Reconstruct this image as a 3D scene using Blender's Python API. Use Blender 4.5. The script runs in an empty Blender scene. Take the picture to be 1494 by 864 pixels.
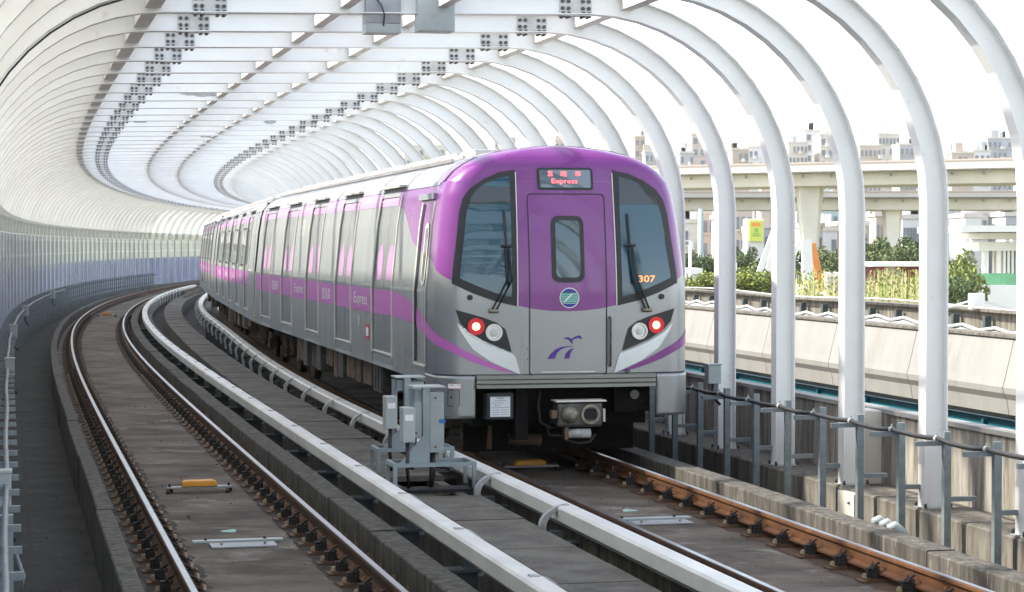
import bpy, bmesh, math, random
from mathutils import Vector, Matrix
random.seed(7)
R = math.radians
scene = bpy.context.scene
COL = scene.collection

# ------------------------------------------------------------------ camera, world, sun, exposure
CAM_H = 2.55
F_PX, CX, YH = 3050.0, 747.0, 358.5          # focal length, principal column, horizon row in the 1494 px photo
cam_d = bpy.data.cameras.new('camera')
cam_d.sensor_width = 36.0
cam_d.lens = F_PX / 1494 * 36.0
cam_d.clip_start = 0.1
cam_d.clip_end = 4000
cam = bpy.data.objects.new('camera', cam_d)
COL.objects.link(cam)
cam.location = (0, 0, CAM_H)
cam.rotation_euler = (R(90) - math.atan((432 - YH) / F_PX), 0, 0)
cam_d.dof.use_dof = True
cam_d.dof.focus_distance = 25.0
cam_d.dof.aperture_fstop = 9.0
scene.camera = cam

SUN_EL, SUN_AZ = R(43), R(-80)               # azimuth measured from +Y towards +X
world = bpy.data.worlds.new('World')
scene.world = world
world.use_nodes = True
wn = world.node_tree
wn.nodes.clear()
w_out = wn.nodes.new('ShaderNodeOutputWorld')
w_bg = wn.nodes.new('ShaderNodeBackground')
w_sky = wn.nodes.new('ShaderNodeTexSky')
w_sky.sky_type = 'NISHITA'
w_sky.sun_disc = False
w_sky.sun_elevation = SUN_EL
w_sky.sun_rotation = SUN_AZ
w_sky.altitude = 0
w_sky.air_density = 1.0
w_sky.dust_density = 1.0
w_sky.ozone_density = 0.5
w_bg.inputs['Strength'].default_value = 0.15
w_hs = wn.nodes.new('ShaderNodeHueSaturation')
w_hs.inputs['Saturation'].default_value = 0.5
w_hs.inputs['Value'].default_value = 1.0
wn.links.new(w_sky.outputs[0], w_hs.inputs['Color'])
wn.links.new(w_hs.outputs[0], w_bg.inputs[0])
wn.links.new(w_bg.outputs[0], w_out.inputs[0])

sun_d = bpy.data.lights.new('sun', 'SUN')
sun_d.energy = 2.7
sun_d.angle = R(2.0)
sun_d.color = (1.0, 0.93, 0.82)
sun = bpy.data.objects.new('sun', sun_d)
COL.objects.link(sun)
sd = Vector((math.sin(SUN_AZ) * math.cos(SUN_EL), math.cos(SUN_AZ) * math.cos(SUN_EL), math.sin(SUN_EL)))
sun.rotation_euler = (-sd).to_track_quat('-Z', 'Y').to_euler()

scene.view_settings.view_transform = 'Standard'
scene.view_settings.look = 'None'
scene.view_settings.gamma = 1.0
scene.view_settings.use_curve_mapping = False
scene.view_settings.exposure = 1.75
scene.render.engine = 'CYCLES'
scene.cycles.max_bounces = 7
scene.cycles.diffuse_bounces = 3
scene.cycles.glossy_bounces = 3
scene.cycles.transmission_bounces = 3
scene.cycles.volume_bounces = 1
scene.cycles.transparent_max_bounces = 6
scene.cycles.use_denoising = True
scene.cycles.caustics_reflective = False
scene.cycles.caustics_refractive = False

# ------------------------------------------------------------------ the railway line as a curve in plan
X0, PH0, S1, LR, K2 = 4.295, -0.2366, 24.5, 43.0, 0.0022
DS, SMIN, SMAX = 0.1, -20.0, 260.0
_n = int(round((SMAX - SMIN) / DS)) + 1
_P = []
_x = _y = 0.0
_ph = PH0
for _i in range(_n):
    _s = SMIN + _i * DS
    _ph += K2 * min(max((_s - S1) / LR, 0), 1) * DS
    _x += math.sin(_ph) * DS
    _y += math.cos(_ph) * DS
    _P.append((_x, _y, _ph))
_i0 = int(round(-SMIN / DS))
_ox, _oy = X0 - _P[_i0][0], -_P[_i0][1]
_P = [(a + _ox, b + _oy, c) for a, b, c in _P]

def path(s):
    t = (s - SMIN) / DS
    i = min(max(int(t), 0), _n - 2)
    t -= i
    a, b = _P[i], _P[i + 1]
    return tuple(a[k] + (b[k] - a[k]) * t for k in range(3))

def pt(s, n, z=0.0):
    x, y, ph = path(s)
    return Vector((x + n * math.cos(ph), y - n * math.sin(ph), z))

def spread(s):                                # the right track drifts away from the left one round the curve
    t = min(max((s - 30.0) / 36.0, 0.0), 1.0)
    return 0.8 * t * t * (3 - 2 * t)

def pt_right(s, n, z=0.0): return pt(s, n + spread(s), z)
def pt_walk(s, n, z=0.0): return pt(s, n + 0.42 * spread(s), z)

def at(u, D, z=0.0):                          # a place D metres ahead of the camera, in direction u
    return Vector(((u - CX) * D / F_PX, D, z))

def zat(v, D):
    return CAM_H - (v - YH) * D / F_PX

# ------------------------------------------------------------------ materials
MAT = {}
def material(name, color, rough=0.6, metal=0.0, var=0.15, scale=3.0, bump=0.0, bscale=None, color2=None,
             streak=None, coat=0.0, spec=0.5, detail=6.0, contrast=(0.35, 0.65), world_co=True, rvar=0.1, transl=0.0, stain=None, stain_scale=1.2, stain_lo=0.5, stain_hi=0.72):
    m = bpy.data.materials.new(name)
    m.use_nodes = True
    nt = m.node_tree
    b = nt.nodes['Principled BSDF']
    b.inputs['Roughness'].default_value = rough
    b.inputs['Metallic'].default_value = metal
    b.inputs['Specular IOR Level'].default_value = spec
    b.inputs['Coat Weight'].default_value = coat
    b.inputs['Coat Roughness'].default_value = 0.06
    tc = nt.nodes.new('ShaderNodeTexCoord')
    geo = nt.nodes.new('ShaderNodeNewGeometry')
    co = geo.outputs['Position'] if world_co else tc.outputs['Object']
    mp = nt.nodes.new('ShaderNodeMapping')
    nt.links.new(co, mp.inputs['Vector'])
    mp.inputs['Scale'].default_value = streak if streak else (1, 1, 1)
    nz = nt.nodes.new('ShaderNodeTexNoise')
    nz.inputs['Scale'].default_value = scale
    nz.inputs['Detail'].default_value = detail
    nz.inputs['Roughness'].default_value = 0.62
    nt.links.new(mp.outputs[0], nz.inputs['Vector'])
    mr = nt.nodes.new('ShaderNodeMapRange')
    mr.inputs['From Min'].default_value, mr.inputs['From Max'].default_value = contrast
    nt.links.new(nz.outputs['Fac'], mr.inputs['Value'])
    mix = nt.nodes.new('ShaderNodeMix')
    mix.data_type = 'RGBA'
    c1 = tuple(color) + (1,)
    c2 = tuple(color2) + (1,) if color2 else tuple(max(0, c * (1 - var)) for c in color) + (1,)
    mix.inputs['A'].default_value = c1
    mix.inputs['B'].default_value = c2
    nt.links.new(mr.outputs[0], mix.inputs['Factor'])
    last = mix.outputs['Result']
    if stain:
        n2 = nt.nodes.new('ShaderNodeTexNoise')
        n2.inputs['Scale'].default_value = stain_scale
        n2.inputs['Detail'].default_value = 9
        n2.inputs['Roughness'].default_value = 0.7
        nt.links.new(mp.outputs[0], n2.inputs['Vector'])
        r2 = nt.nodes.new('ShaderNodeMapRange')
        r2.inputs['From Min'].default_value, r2.inputs['From Max'].default_value = stain_lo, stain_hi
        nt.links.new(n2.outputs['Fac'], r2.inputs['Value'])
        m2 = nt.nodes.new('ShaderNodeMix')
        m2.data_type = 'RGBA'
        nt.links.new(r2.outputs[0], m2.inputs['Factor'])
        nt.links.new(last, m2.inputs['A'])
        m2.inputs['B'].default_value = tuple(stain) + (1,)
        last = m2.outputs['Result']
    nt.links.new(last, b.inputs['Base Color'])
    if rvar:
        rr = nt.nodes.new('ShaderNodeMapRange')
        rr.inputs['To Min'].default_value = max(0.02, rough - rvar)
        rr.inputs['To Max'].default_value = min(1, rough + rvar)
        nt.links.new(nz.outputs['Fac'], rr.inputs['Value'])
        nt.links.new(rr.outputs[0], b.inputs['Roughness'])
    if bump:
        nb = nt.nodes.new('ShaderNodeTexNoise')
        nb.inputs['Scale'].default_value = bscale or scale * 6
        nb.inputs['Detail'].default_value = 5
        nt.links.new(mp.outputs[0], nb.inputs['Vector'])
        bp = nt.nodes.new('ShaderNodeBump')
        bp.inputs['Strength'].default_value = bump
        bp.inputs['Distance'].default_value = 0.02
        nt.links.new(nb.outputs['Fac'], bp.inputs['Height'])
        nt.links.new(bp.outputs[0], b.inputs['Normal'])
    if transl:
        tr = nt.nodes.new('ShaderNodeBsdfTranslucent')
        nt.links.new(last, tr.inputs['Color'])
        ms = nt.nodes.new('ShaderNodeMixShader')
        ms.inputs[0].default_value = transl
        out = nt.nodes['Material Output']
        nt.links.new(b.outputs[0], ms.inputs[1])
        nt.links.new(tr.outputs[0], ms.inputs[2])
        nt.links.new(ms.outputs[0], out.inputs['Surface'])
    MAT[name] = m
    return m

def emitter(name, color, strength):
    m = bpy.data.materials.new(name)
    m.use_nodes = True
    b = m.node_tree.nodes['Principled BSDF']
    b.inputs['Base Color'].default_value = tuple(color) + (1,)
    b.inputs['Emission Color'].default_value = tuple(color) + (1,)
    b.inputs['Emission Strength'].default_value = strength
    b.inputs['Roughness'].default_value = 0.4
    MAT[name] = m

material('track_concrete', (0.135, 0.108, 0.082), 0.88, scale=1.3, color2=(0.055, 0.042, 0.031), bump=0.4, bscale=25, detail=10, contrast=(0.38, 0.62), streak=(0.9, 1.25, 1.0),
         stain=(0.25, 0.225, 0.195), stain_scale=1.5, stain_lo=0.54, stain_hi=0.70)
material('rail_grime', (0.030, 0.022, 0.016), 0.85, scale=6, color2=(0.012, 0.010, 0.008), bump=0.4, bscale=40)
material('rust_stain', (0.10, 0.052, 0.026), 0.9, scale=5, color2=(0.05, 0.03, 0.018), bump=0.3, bscale=40)
material('trough_concrete', (0.0425, 0.041, 0.039), 0.9, scale=1.5, color2=(0.0225, 0.0215, 0.02), bump=0.3, bscale=20, stain=(0.07, 0.0675, 0.0625), stain_scale=1.7, stain_lo=0.55, stain_hi=0.7)
material('kerb_concrete', (0.108, 0.098, 0.083), 0.9, scale=2.4, color2=(0.043, 0.039, 0.032), bump=0.4, bscale=30, streak=(4.0, 4.0, 0.6), contrast=(0.40, 0.62),
         stain=(0.26, 0.24, 0.20), stain_scale=3.4, stain_lo=0.58, stain_hi=0.68)
material('kerb_concrete_dark', (0.15, 0.145, 0.13), 0.9, scale=2.0, color2=(0.085, 0.08, 0.07), bump=0.35, bscale=30, streak=(3, 3, 0.7))
material('walkway_concrete', (0.135, 0.122, 0.102), 0.88, scale=2.0, color2=(0.078, 0.069, 0.056), bump=0.35, bscale=40, streak=(1.5, 1.5, 1.5), contrast=(0.38, 0.62),
         stain=(0.06, 0.054, 0.045), stain_scale=5, stain_lo=0.57, stain_hi=0.68)
material('parapet_concrete', (0.33, 0.315, 0.28), 0.88, scale=3.0, color2=(0.19, 0.17, 0.135), bump=0.2, bscale=20, streak=(3.6, 3.6, 0.35), contrast=(0.38, 0.60),
         stain=(0.07, 0.058, 0.045), stain_scale=1.5, stain_lo=0.54, stain_hi=0.74)
material('ledge_concrete', (0.20, 0.185, 0.155), 0.9, scale=2.6, color2=(0.10, 0.088, 0.07), bump=0.35, bscale=20, streak=(4.0, 4.0, 0.5), contrast=(0.38, 0.62),
         stain=(0.05, 0.042, 0.034), stain_scale=1.9, stain_lo=0.54, stain_hi=0.70)
material('fascia_concrete', (0.30, 0.295, 0.28), 0.8, scale=1.5, color2=(0.26, 0.252, 0.232), streak=(1.6, 1.6, 0.5), contrast=(0.3, 0.7), stain=(0.21, 0.198, 0.175), stain_scale=1.4, stain_lo=0.56, stain_hi=0.8, bump=0.1)
material('far_concrete', (0.78, 0.74, 0.64), 0.85, scale=0.3, color2=(0.66, 0.62, 0.53), streak=(1, 1, 0.5))
material('teal_steel', (0.01, 0.14, 0.19), 0.45, scale=2, var=0.3)
material('rail_rust', (0.16, 0.066, 0.023), 0.75, scale=3.0, color2=(0.105, 0.043, 0.017), streak=(0.8, 0.8, 3.0), bump=0.1, bscale=60, contrast=(0.4, 0.6), stain=(0.29, 0.14, 0.05), stain_scale=4, stain_lo=0.55, stain_hi=0.75)
material('rail_rust_dark', (0.10, 0.046, 0.022), 0.85, scale=3.0, color2=(0.055, 0.026, 0.014), bump=0.1, bscale=60)
material('rail_head', (0.42, 0.42, 0.43), 0.30, metal=1.0, scale=4, var=0.15, rvar=0.08)
material('fastener_iron', (0.03, 0.025, 0.02), 0.7, scale=30, color2=(0.014, 0.013, 0.012), metal=0.1)
material('fastener_plate', (0.15, 0.08, 0.042), 0.8, scale=12, color2=(0.07, 0.04, 0.025))
material('bolt_brass', (0.42, 0.33, 0.22), 0.6, scale=30, var=0.3)
material('cover_white', (0.76, 0.75, 0.71), 0.42, scale=1.5, color2=(0.62, 0.60, 0.56), stain=(0.36, 0.32, 0.26), stain_scale=7, stain_lo=0.64, stain_hi=0.78, spec=0.4)
material('bracket_grey', (0.50, 0.51, 0.50), 0.6, scale=8, color2=(0.27, 0.27, 0.26))
material('bracket_dark', (0.06, 0.08, 0.085), 0.6, scale=8, var=0.4)
material('rib_white', (0.86, 0.855, 0.835), 0.38, scale=1.2, color2=(0.80, 0.79, 0.76), stain=(0.56, 0.50, 0.42), stain_scale=3.5, stain_lo=0.62, stain_hi=0.78, spec=0.4)
material('bare_primer', (0.42, 0.43, 0.43), 0.7, scale=12, var=0.2)
material('purlin_white', (0.68, 0.64, 0.60), 0.45, scale=2, color2=(0.58, 0.53, 0.48))
material('splice_plate', (0.66, 0.66, 0.65), 0.5, scale=6, color2=(0.52, 0.50, 0.46))
material('bolt_dark', (0.10, 0.105, 0.11), 0.55, scale=20, var=0.3, metal=0.4)
material('post_blue', (0.78, 0.81, 0.84), 0.45, scale=2, var=0.12)
material('wall_post', (0.30, 0.38, 0.45), 0.5, scale=4, var=0.2)
material('panel_blue', (0.34, 0.385, 0.53), 0.5, scale=0.8, color2=(0.22, 0.26, 0.40), transl=0.35, streak=(1, 1, 0.4))
material('panel_grey', (0.62, 0.64, 0.58), 0.5, scale=0.8, color2=(0.50, 0.53, 0.48), transl=0.5)
material('canopy_panel', (0.80, 0.81, 0.80), 0.5, scale=0.6, color2=(0.68, 0.70, 0.69), transl=0.34, stain=(0.46, 0.48, 0.46), stain_scale=2, stain_lo=0.55, stain_hi=0.75)
material('galvanised', (0.255, 0.2975, 0.3145), 0.5, metal=0.35, scale=10, var=0.25)
material('cable_black', (0.022, 0.022, 0.024), 0.5, scale=20, var=0.3)
material('cable_grey', (0.22, 0.23, 0.25), 0.45, scale=20, var=0.3)
material('box_grey', (0.40, 0.442, 0.442), 0.45, scale=3, var=0.12, stain=(0.255, 0.2465, 0.221), stain_scale=5, stain_lo=0.62, stain_hi=0.8)
material('cabinet_grey', (0.306, 0.34, 0.3485), 0.42, metal=0.3, scale=3, var=0.12)
material('steel_blue', (0.26, 0.315, 0.34), 0.42, metal=0.2, scale=4, var=0.18)
material('balise_orange', (0.75, 0.33, 0.03), 0.5, scale=6, var=0.2)
material('plate_grey', (0.34, 0.35, 0.36), 0.5, scale=4, var=0.2, metal=0.3)
material('paint_green', (0.12, 0.42, 0.33), 0.7, scale=20, color2=(0.5, 0.6, 0.55))
material('tape_blue', (0.02, 0.16, 0.50), 0.5)
# train
material('train_silver', (0.31, 0.325, 0.335), 0.33, metal=0.7, scale=0.8, var=0.08, streak=(1, 1, 1.5), rvar=0.05)
material('train_side', (0.36, 0.385, 0.38), 0.36, metal=0.45, scale=1.2, color2=(0.31, 0.33, 0.33), streak=(2.5, 2.5, 0.25), stain=(0.25, 0.25, 0.235), stain_scale=2.5, stain_lo=0.58, stain_hi=0.85)
material('train_door', (0.32, 0.34, 0.335), 0.32, metal=0.5, scale=1.2, color2=(0.26, 0.28, 0.28), streak=(2.5, 2.5, 0.25))
material('train_roof', (0.51, 0.51, 0.493), 0.40, metal=0.3, scale=1.0, color2=(0.408, 0.3995, 0.374), streak=(1, 1, 1), stain=(0.323, 0.289, 0.238), stain_scale=3, stain_lo=0.6, stain_hi=0.8)
material('train_purple', (0.195, 0.028, 0.228), 0.28, coat=0.5, scale=0.7, var=0.06, spec=0.5, rvar=0.03)
material('train_band', (0.50, 0.135, 0.46), 0.42, coat=0.2, scale=0.7, var=0.10, rvar=0.03)
material('train_band_sunlit', (0.52, 0.27, 0.49), 0.45, coat=0.2, scale=0.7, var=0.08, rvar=0.03)  # same paint as the lower band, sun glare put into its colour
material('door_mark_paint', (0.40, 0.23, 0.39), 0.45, var=0.05)
material('logo_violet', (0.07, 0.015, 0.26), 0.4, var=0.02)
material('logo_blue', (0.03, 0.03, 0.27), 0.4, var=0.02)
material('logo_green', (0.01, 0.34, 0.24), 0.4, var=0.02)
material('white_paint', (0.80, 0.80, 0.80), 0.45, var=0.03)
material('chrome_light', (0.64, 0.69, 0.74), 0.22, metal=0.6, var=0.04)
material('jamb', (0.74, 0.72, 0.65), 0.35, metal=0.1, var=0.08)
material('bumper_paint', (0.34, 0.35, 0.32), 0.4, metal=0.15, var=0.1)
material('rubber', (0.018, 0.02, 0.022), 0.5, var=0.2)
material('dark_gap', (0.012, 0.012, 0.013), 0.8, var=0.2)
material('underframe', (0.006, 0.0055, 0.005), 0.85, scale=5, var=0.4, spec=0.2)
material('under_brown', (0.15, 0.095, 0.06), 0.75, scale=3, color2=(0.05, 0.035, 0.025), contrast=(0.4, 0.6))
material('wheel_iron', (0.10, 0.075, 0.055), 0.6, metal=0.4, scale=8, var=0.4)
material('coupler_iron', (0.12, 0.125, 0.115), 0.45, metal=0.6, scale=9, color2=(0.07, 0.07, 0.06))
material('coupler_face', (0.30, 0.28, 0.22), 0.5, metal=0.5, scale=12, color2=(0.18, 0.165, 0.13))
material('red_paint', (0.60, 0.03, 0.05), 0.45, var=0.1)
material('paper', (0.72, 0.75, 0.78), 0.6, var=0.05)
material('ink', (0.04, 0.04, 0.06), 0.6)
material('ink_grey', (0.30, 0.34, 0.38), 0.6)
def glass_like(name, color, rough=0.04, spec=1.0, coat=1.0):
    m = bpy.data.materials.new(name)
    m.use_nodes = True
    b = m.node_tree.nodes['Principled BSDF']
    b.inputs['Base Color'].default_value = tuple(color) + (1,)
    b.inputs['Roughness'].default_value = rough
    b.inputs['Specular IOR Level'].default_value = spec
    b.inputs['Coat Weight'].default_value = coat
    b.inputs['Coat Roughness'].default_value = 0.02
    MAT[name] = m
glass_like('windscreen_glass', (0.020, 0.085, 0.125), 0.04, 0.5, 0.35)
glass_like('reflection_dark', (0.006, 0.016, 0.022), 0.05, 0.6, 0.5)  # near-black gloss for the rib reflections painted on the windscreens
glass_like('door_glass', (0.04, 0.09, 0.11), 0.04, 0.6, 0.5)
glass_like('window_glass', (0.02, 0.03, 0.035))
glass_like('lens_glass', (0.55, 0.57, 0.58), 0.08)
glass_like('display_glass', (0.09, 0.14, 0.18))
emitter('tail_red', (0.55, 0.01, 0.02), 0.12)
emitter('tail_core', (1.0, 0.60, 0.28), 0.75)
emitter('led_red', (1.0, 0.12, 0.14), 0.9)
emitter('led_amber', (1.0, 0.25, 0.06), 0.8)
# outside
material('ground', (0.14, 0.15, 0.09), 0.95, scale=0.08, color2=(0.22, 0.20, 0.14), detail=8)
material('asphalt', (0.06, 0.06, 0.06), 0.9, scale=0.5, var=0.2)
material('leaf_dark', (0.055, 0.095, 0.035), 0.7, scale=0.3, color2=(0.10, 0.14, 0.05))
material('leaf_mid', (0.12, 0.165, 0.055), 0.7, scale=0.3, color2=(0.17, 0.19, 0.07))
material('leaf_yellow', (0.30, 0.32, 0.06), 0.7, scale=0.3, color2=(0.17, 0.22, 0.05))
material('reed', (0.55, 0.46, 0.27), 0.8, scale=0.5, color2=(0.38, 0.34, 0.16))
material('bark', (0.13, 0.10, 0.07), 0.9, scale=3, var=0.4)
material('bld_cream', (0.62, 0.57, 0.50), 0.8, scale=0.2, var=0.12)
material('bld_white', (0.68, 0.68, 0.67), 0.8, scale=0.2, var=0.10)
material('bld_pink', (0.56, 0.47, 0.42), 0.8, scale=0.2, var=0.12)
material('bld_brown', (0.47, 0.39, 0.33), 0.8, scale=0.2, var=0.15)
material('bld_grey', (0.42, 0.43, 0.46), 0.8, scale=0.2, var=0.12)
material('bld_teal', (0.40, 0.50, 0.50), 0.7, scale=0.2, var=0.12)
material('bld_window', (0.22, 0.24, 0.27), 0.3, scale=0.5, var=0.4)
material('sign_yellow', (0.62, 0.68, 0.12), 0.6, scale=1, var=0.1)
material('sign_green', (0.14, 0.50, 0.12), 0.6, var=0.1)
material('sign_orange', (0.80, 0.30, 0.06), 0.6, var=0.1)
material('pavilion_white', (0.80, 0.79, 0.75), 0.6, scale=0.5, var=0.06)
material('pavilion_red', (0.28, 0.05, 0.06), 0.7, scale=0.5, var=0.2)
material('glass_green', (0.16, 0.42, 0.22), 0.3, var=0.2)
material('crane_orange', (0.75, 0.28, 0.07), 0.5, var=0.15)

# ------------------------------------------------------------------ mesh builder
class MB:
    def __init__(self):
        self.v, self.f, self.m, self.sm = [], [], [], []
    def face(self, idx, m=0, smooth=False):
        self.f.append(tuple(idx)); self.m.append(m); self.sm.append(smooth)
    def add(self, pts):
        b = len(self.v)
        self.v.extend([tuple(p) for p in pts])
        return b
    def poly(self, pts, m=0):
        b = self.add(pts)
        self.face(range(b, b + len(pts)), m)
    def box(self, x0, x1, y0, y1, z0, z1, m=0, mtx=None):
        p = [Vector((x, y, z)) for z in (z0, z1) for x, y in ((x0, y0), (x1, y0), (x1, y1), (x0, y1))]
        if mtx: p = [mtx @ q for q in p]
        b = self.add(p)
        for q in ((3, 2, 1, 0), (4, 5, 6, 7), (0, 1, 5, 4), (1, 2, 6, 5), (2, 3, 7, 6), (3, 0, 4, 7)):
            self.face([b + i for i in q], m)
        return self
    def tube(self, pts, r, n=8, m=0, cap=True, smooth=True):
        pts = [Vector(p) for p in pts]
        rs = r if isinstance(r, (list, tuple)) else [r] * len(pts)
        base = []
        up0 = Vector((0, 0, 1))
        for i, p in enumerate(pts):
            d = (pts[min(i + 1, len(pts) - 1)] - pts[max(i - 1, 0)]).normalized()
            u = up0 if abs(d.dot(up0)) < 0.95 else Vector((1, 0, 0))
            a = d.cross(u).normalized(); c = a.cross(d).normalized()
            base.append(self.add([p + (a * math.cos(2 * math.pi * k / n) + c * math.sin(2 * math.pi * k / n)) * rs[i] for k in range(n)]))
        for i in range(len(pts) - 1):
            for k in range(n):
                k2 = (k + 1) % n
                self.face((base[i] + k, base[i] + k2, base[i + 1] + k2, base[i + 1] + k), m, smooth)
        if cap:
            self.face([base[0] + k for k in reversed(range(n))], m)
            self.face([base[-1] + k for k in range(n)], m)
        return self
    def bar(self, p, q, w, h, m=0):           # rectangular bar between two points
        p, q = Vector(p), Vector(q)
        d = (q - p).normalized()
        u = Vector((0, 0, 1)) if abs(d.z) < 0.9 else Vector((0, 1, 0))
        a = d.cross(u).normalized() * w / 2; c = a.cross(d).normalized() * h / 2
        b = self.add([e + s1 * a + s2 * c for e in (p, q) for s1, s2 in ((-1, -1), (1, -1), (1, 1), (-1, 1))])
        for qd in ((3, 2, 1, 0), (4, 5, 6, 7), (0, 1, 5, 4), (1, 2, 6, 5), (2, 3, 7, 6), (3, 0, 4, 7)):
            self.face([b + i for i in qd], m)
        return self
    def sweep(self, prof, s0, s1, step=1.0, mats=None, closed=True, fn=pt, caps=True):
        k = max(1, int(math.ceil((s1 - s0) / step)))
        rows = []
        for i in range(k + 1):
            s = s0 + (s1 - s0) * i / k
            rows.append(self.add([fn(s, n, z) for n, z in prof]))
        np_ = len(prof)
        for i in range(k):
            for j in range(np_ if closed else np_ - 1):
                j2 = (j + 1) % np_
                self.face((rows[i] + j, rows[i + 1] + j, rows[i + 1] + j2, rows[i] + j2), mats[j] if mats else 0)
        if closed and caps:
            self.face([rows[0] + j for j in range(np_)], 0)
            self.face([rows[-1] + j for j in reversed(range(np_))], 0)
        return self
    def disc(self, c, nrm, r0, r1, depth=0.0, n=20, m=0):   # ring or disc facing nrm
        c, nrm = Vector(c), Vector(nrm).normalized()
        u = Vector((0, 0, 1)) if abs(nrm.z) < 0.9 else Vector((1, 0, 0))
        a = nrm.cross(u).normalized(); b2 = nrm.cross(a)
        ring = lambda r, o: self.add([c + nrm * o + (a * math.cos(2 * math.pi * k / n) + b2 * math.sin(2 * math.pi * k / n)) * r for k in range(n)])
        o = ring(r1, depth)
        if r0 > 0:
            i_ = ring(r0, depth)
            for k in range(n):
                self.face((o + k, o + (k + 1) % n, i_ + (k + 1) % n, i_ + k), m)
        else:
            self.face([o + k for k in range(n)], m)
        if depth:
            o2 = ring(r1, 0)
            for k in range(n):
                self.face((o2 + k, o2 + (k + 1) % n, o + (k + 1) % n, o + k), m)
        return self
    def mesh(self, name, mats):
        me = bpy.data.meshes.new(name)
        me.from_pydata(self.v, [], self.f)
        for mm in mats: me.materials.append(MAT[mm])
        me.polygons.foreach_set('material_index', self.m)
        me.polygons.foreach_set('use_smooth', self.sm)
        me.update()
        bm = bmesh.new(); bm.from_mesh(me)
        bmesh.ops.recalc_face_normals(bm, faces=bm.faces[:])
        bm.to_mesh(me); bm.free()
        return me
    def build(self, name, mats, parent=None):
        if isinstance(mats, str): mats = [mats]
        o = bpy.data.objects.new(name, self.mesh(name, mats))
        COL.objects.link(o)
        if parent: o.parent = parent
        return o

def tag(o, label=None, cat=None, group=None, kind=None):
    if label: o['label'] = label
    if cat: o['category'] = cat
    if group: o['group'] = group
    if kind: o['kind'] = kind
    return o

def empty(name, loc=(0, 0, 0), rz=0.0):
    o = bpy.data.objects.new(name, None)
    o.empty_display_size = 0.2
    COL.objects.link(o)
    o.location = loc
    o.rotation_euler = (0, 0, rz)
    return o

def bevel(o, w=0.01, seg=2):
    b = o.modifiers.new('bevel', 'BEVEL')
    b.width = w; b.segments = seg; b.limit_method = 'ANGLE'; b.angle_limit = R(40)
    return o

def copy_tree(src, loc=None, rz=None, parent=None):
    c = src.copy()
    COL.objects.link(c)
    c.parent = parent
    for ch in [k for k in src.children]:
        d = ch.copy(); COL.objects.link(d); d.parent = c
        for g in [k for k in ch.children]:
            e = g.copy(); COL.objects.link(e); e.parent = d
    if loc is not None: c.location = loc
    if rz is not None: c.rotation_euler = (0, 0, rz)
    return c

def place(s, n, z=0.0):                       # location and heading of a thing standing on the line
    return pt(s, n, z), -path(s)[2]

SEND = 200.0
# ------------------------------------------------------------------ setting: ground and deck
o = MB().sweep([(-3000, -6.0), (3000, -6.0)], 0, 1, closed=False, fn=lambda s, n, z: Vector((n, -400 + s * 3900, z))).build('ground', 'ground')
tag(o, kind='structure')
o = MB().sweep([(-5.3, -1.6), (-5.3, -0.5), (5.3, -0.5), (5.3, -1.6)], -12, SEND, 2.0).build('viaduct_deck', 'trough_concrete')
tag(o, kind='structure')
for nm, a, b, fn_ in (('track_bed', -3.22, -1.10, pt), ('track_bed', 1.10, 3.14, pt_right)):
    o = MB().sweep([(a, -0.6), (a, -0.22), (b, -0.22), (b, -0.6)], -12, SEND, 2.0, fn=fn_).build(nm, 'track_concrete')
    tag(o, kind='structure')
o = MB().sweep([(4.55, -0.6), (4.55, -0.07), (4.57, -0.05), (5.45, -0.05), (5.45, -0.6)], -12, SEND, 2.0).build('edge_ledge', 'ledge_concrete')
tag(o, kind='structure')
o = MB().sweep([(-5.45, -0.6), (-5.45, -0.05), (-4.45, -0.05), (-4.45, -0.6)], -12, SEND, 2.0).build('edge_ledge', 'kerb_concrete_dark')
tag(o, kind='structure')
# dark drainage slot and joints in the left trough floor
mb = MB()
mb.sweep([(-4.0, -0.497), (-3.94, -0.497)], -5, 90, 1.0, closed=False)
for s in [k * 3.1 - 1.0 for k in range(0, 26)]:
    mb.sweep([(-3.92, -0.496), (-3.36, -0.496)], s, s + 0.025, 1, closed=False)
o = mb.build('drain_slot', 'dark_gap'); tag(o, kind='structure')

for n_, mt_, fn_ in ((-2.8535, 'rail_grime', pt), (-1.3465, 'rail_grime', pt), (1.3465, 'rail_grime', pt_right), (2.8535, 'rust_stain', pt_right)):
    mb = MB(); rn = random.Random(int(n_ * 10)); prev = None
    for k in range(0, 900):                    # ragged edged oil and rust stain either side of the rail
        s = 8 + k * 0.12; a_ = (0.25 + rn.uniform(-.03, .05)) if n_ < 2 else (0.22 + rn.uniform(-.05, .08)); b_ = a_ * rn.uniform(.85, 1.1)
        a_ = min(a_, 0.26) if n_ in (-1.3465, 2.8535) else a_; b_ = min(b_, 0.235)
        lo, hi = (n_ - a_, n_ + b_) if n_ in (-1.3465, 2.8535) else (n_ - min(a_, .27), n_ + a_)
        cur = mb.add([fn_(s, lo, -0.216), fn_(s, hi, -0.216)])
        if prev is not None: mb.face((prev, cur, cur + 1, prev + 1))
        prev = cur
    o = mb.build('rail_stain', mt_); tag(o, kind='structure')

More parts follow.
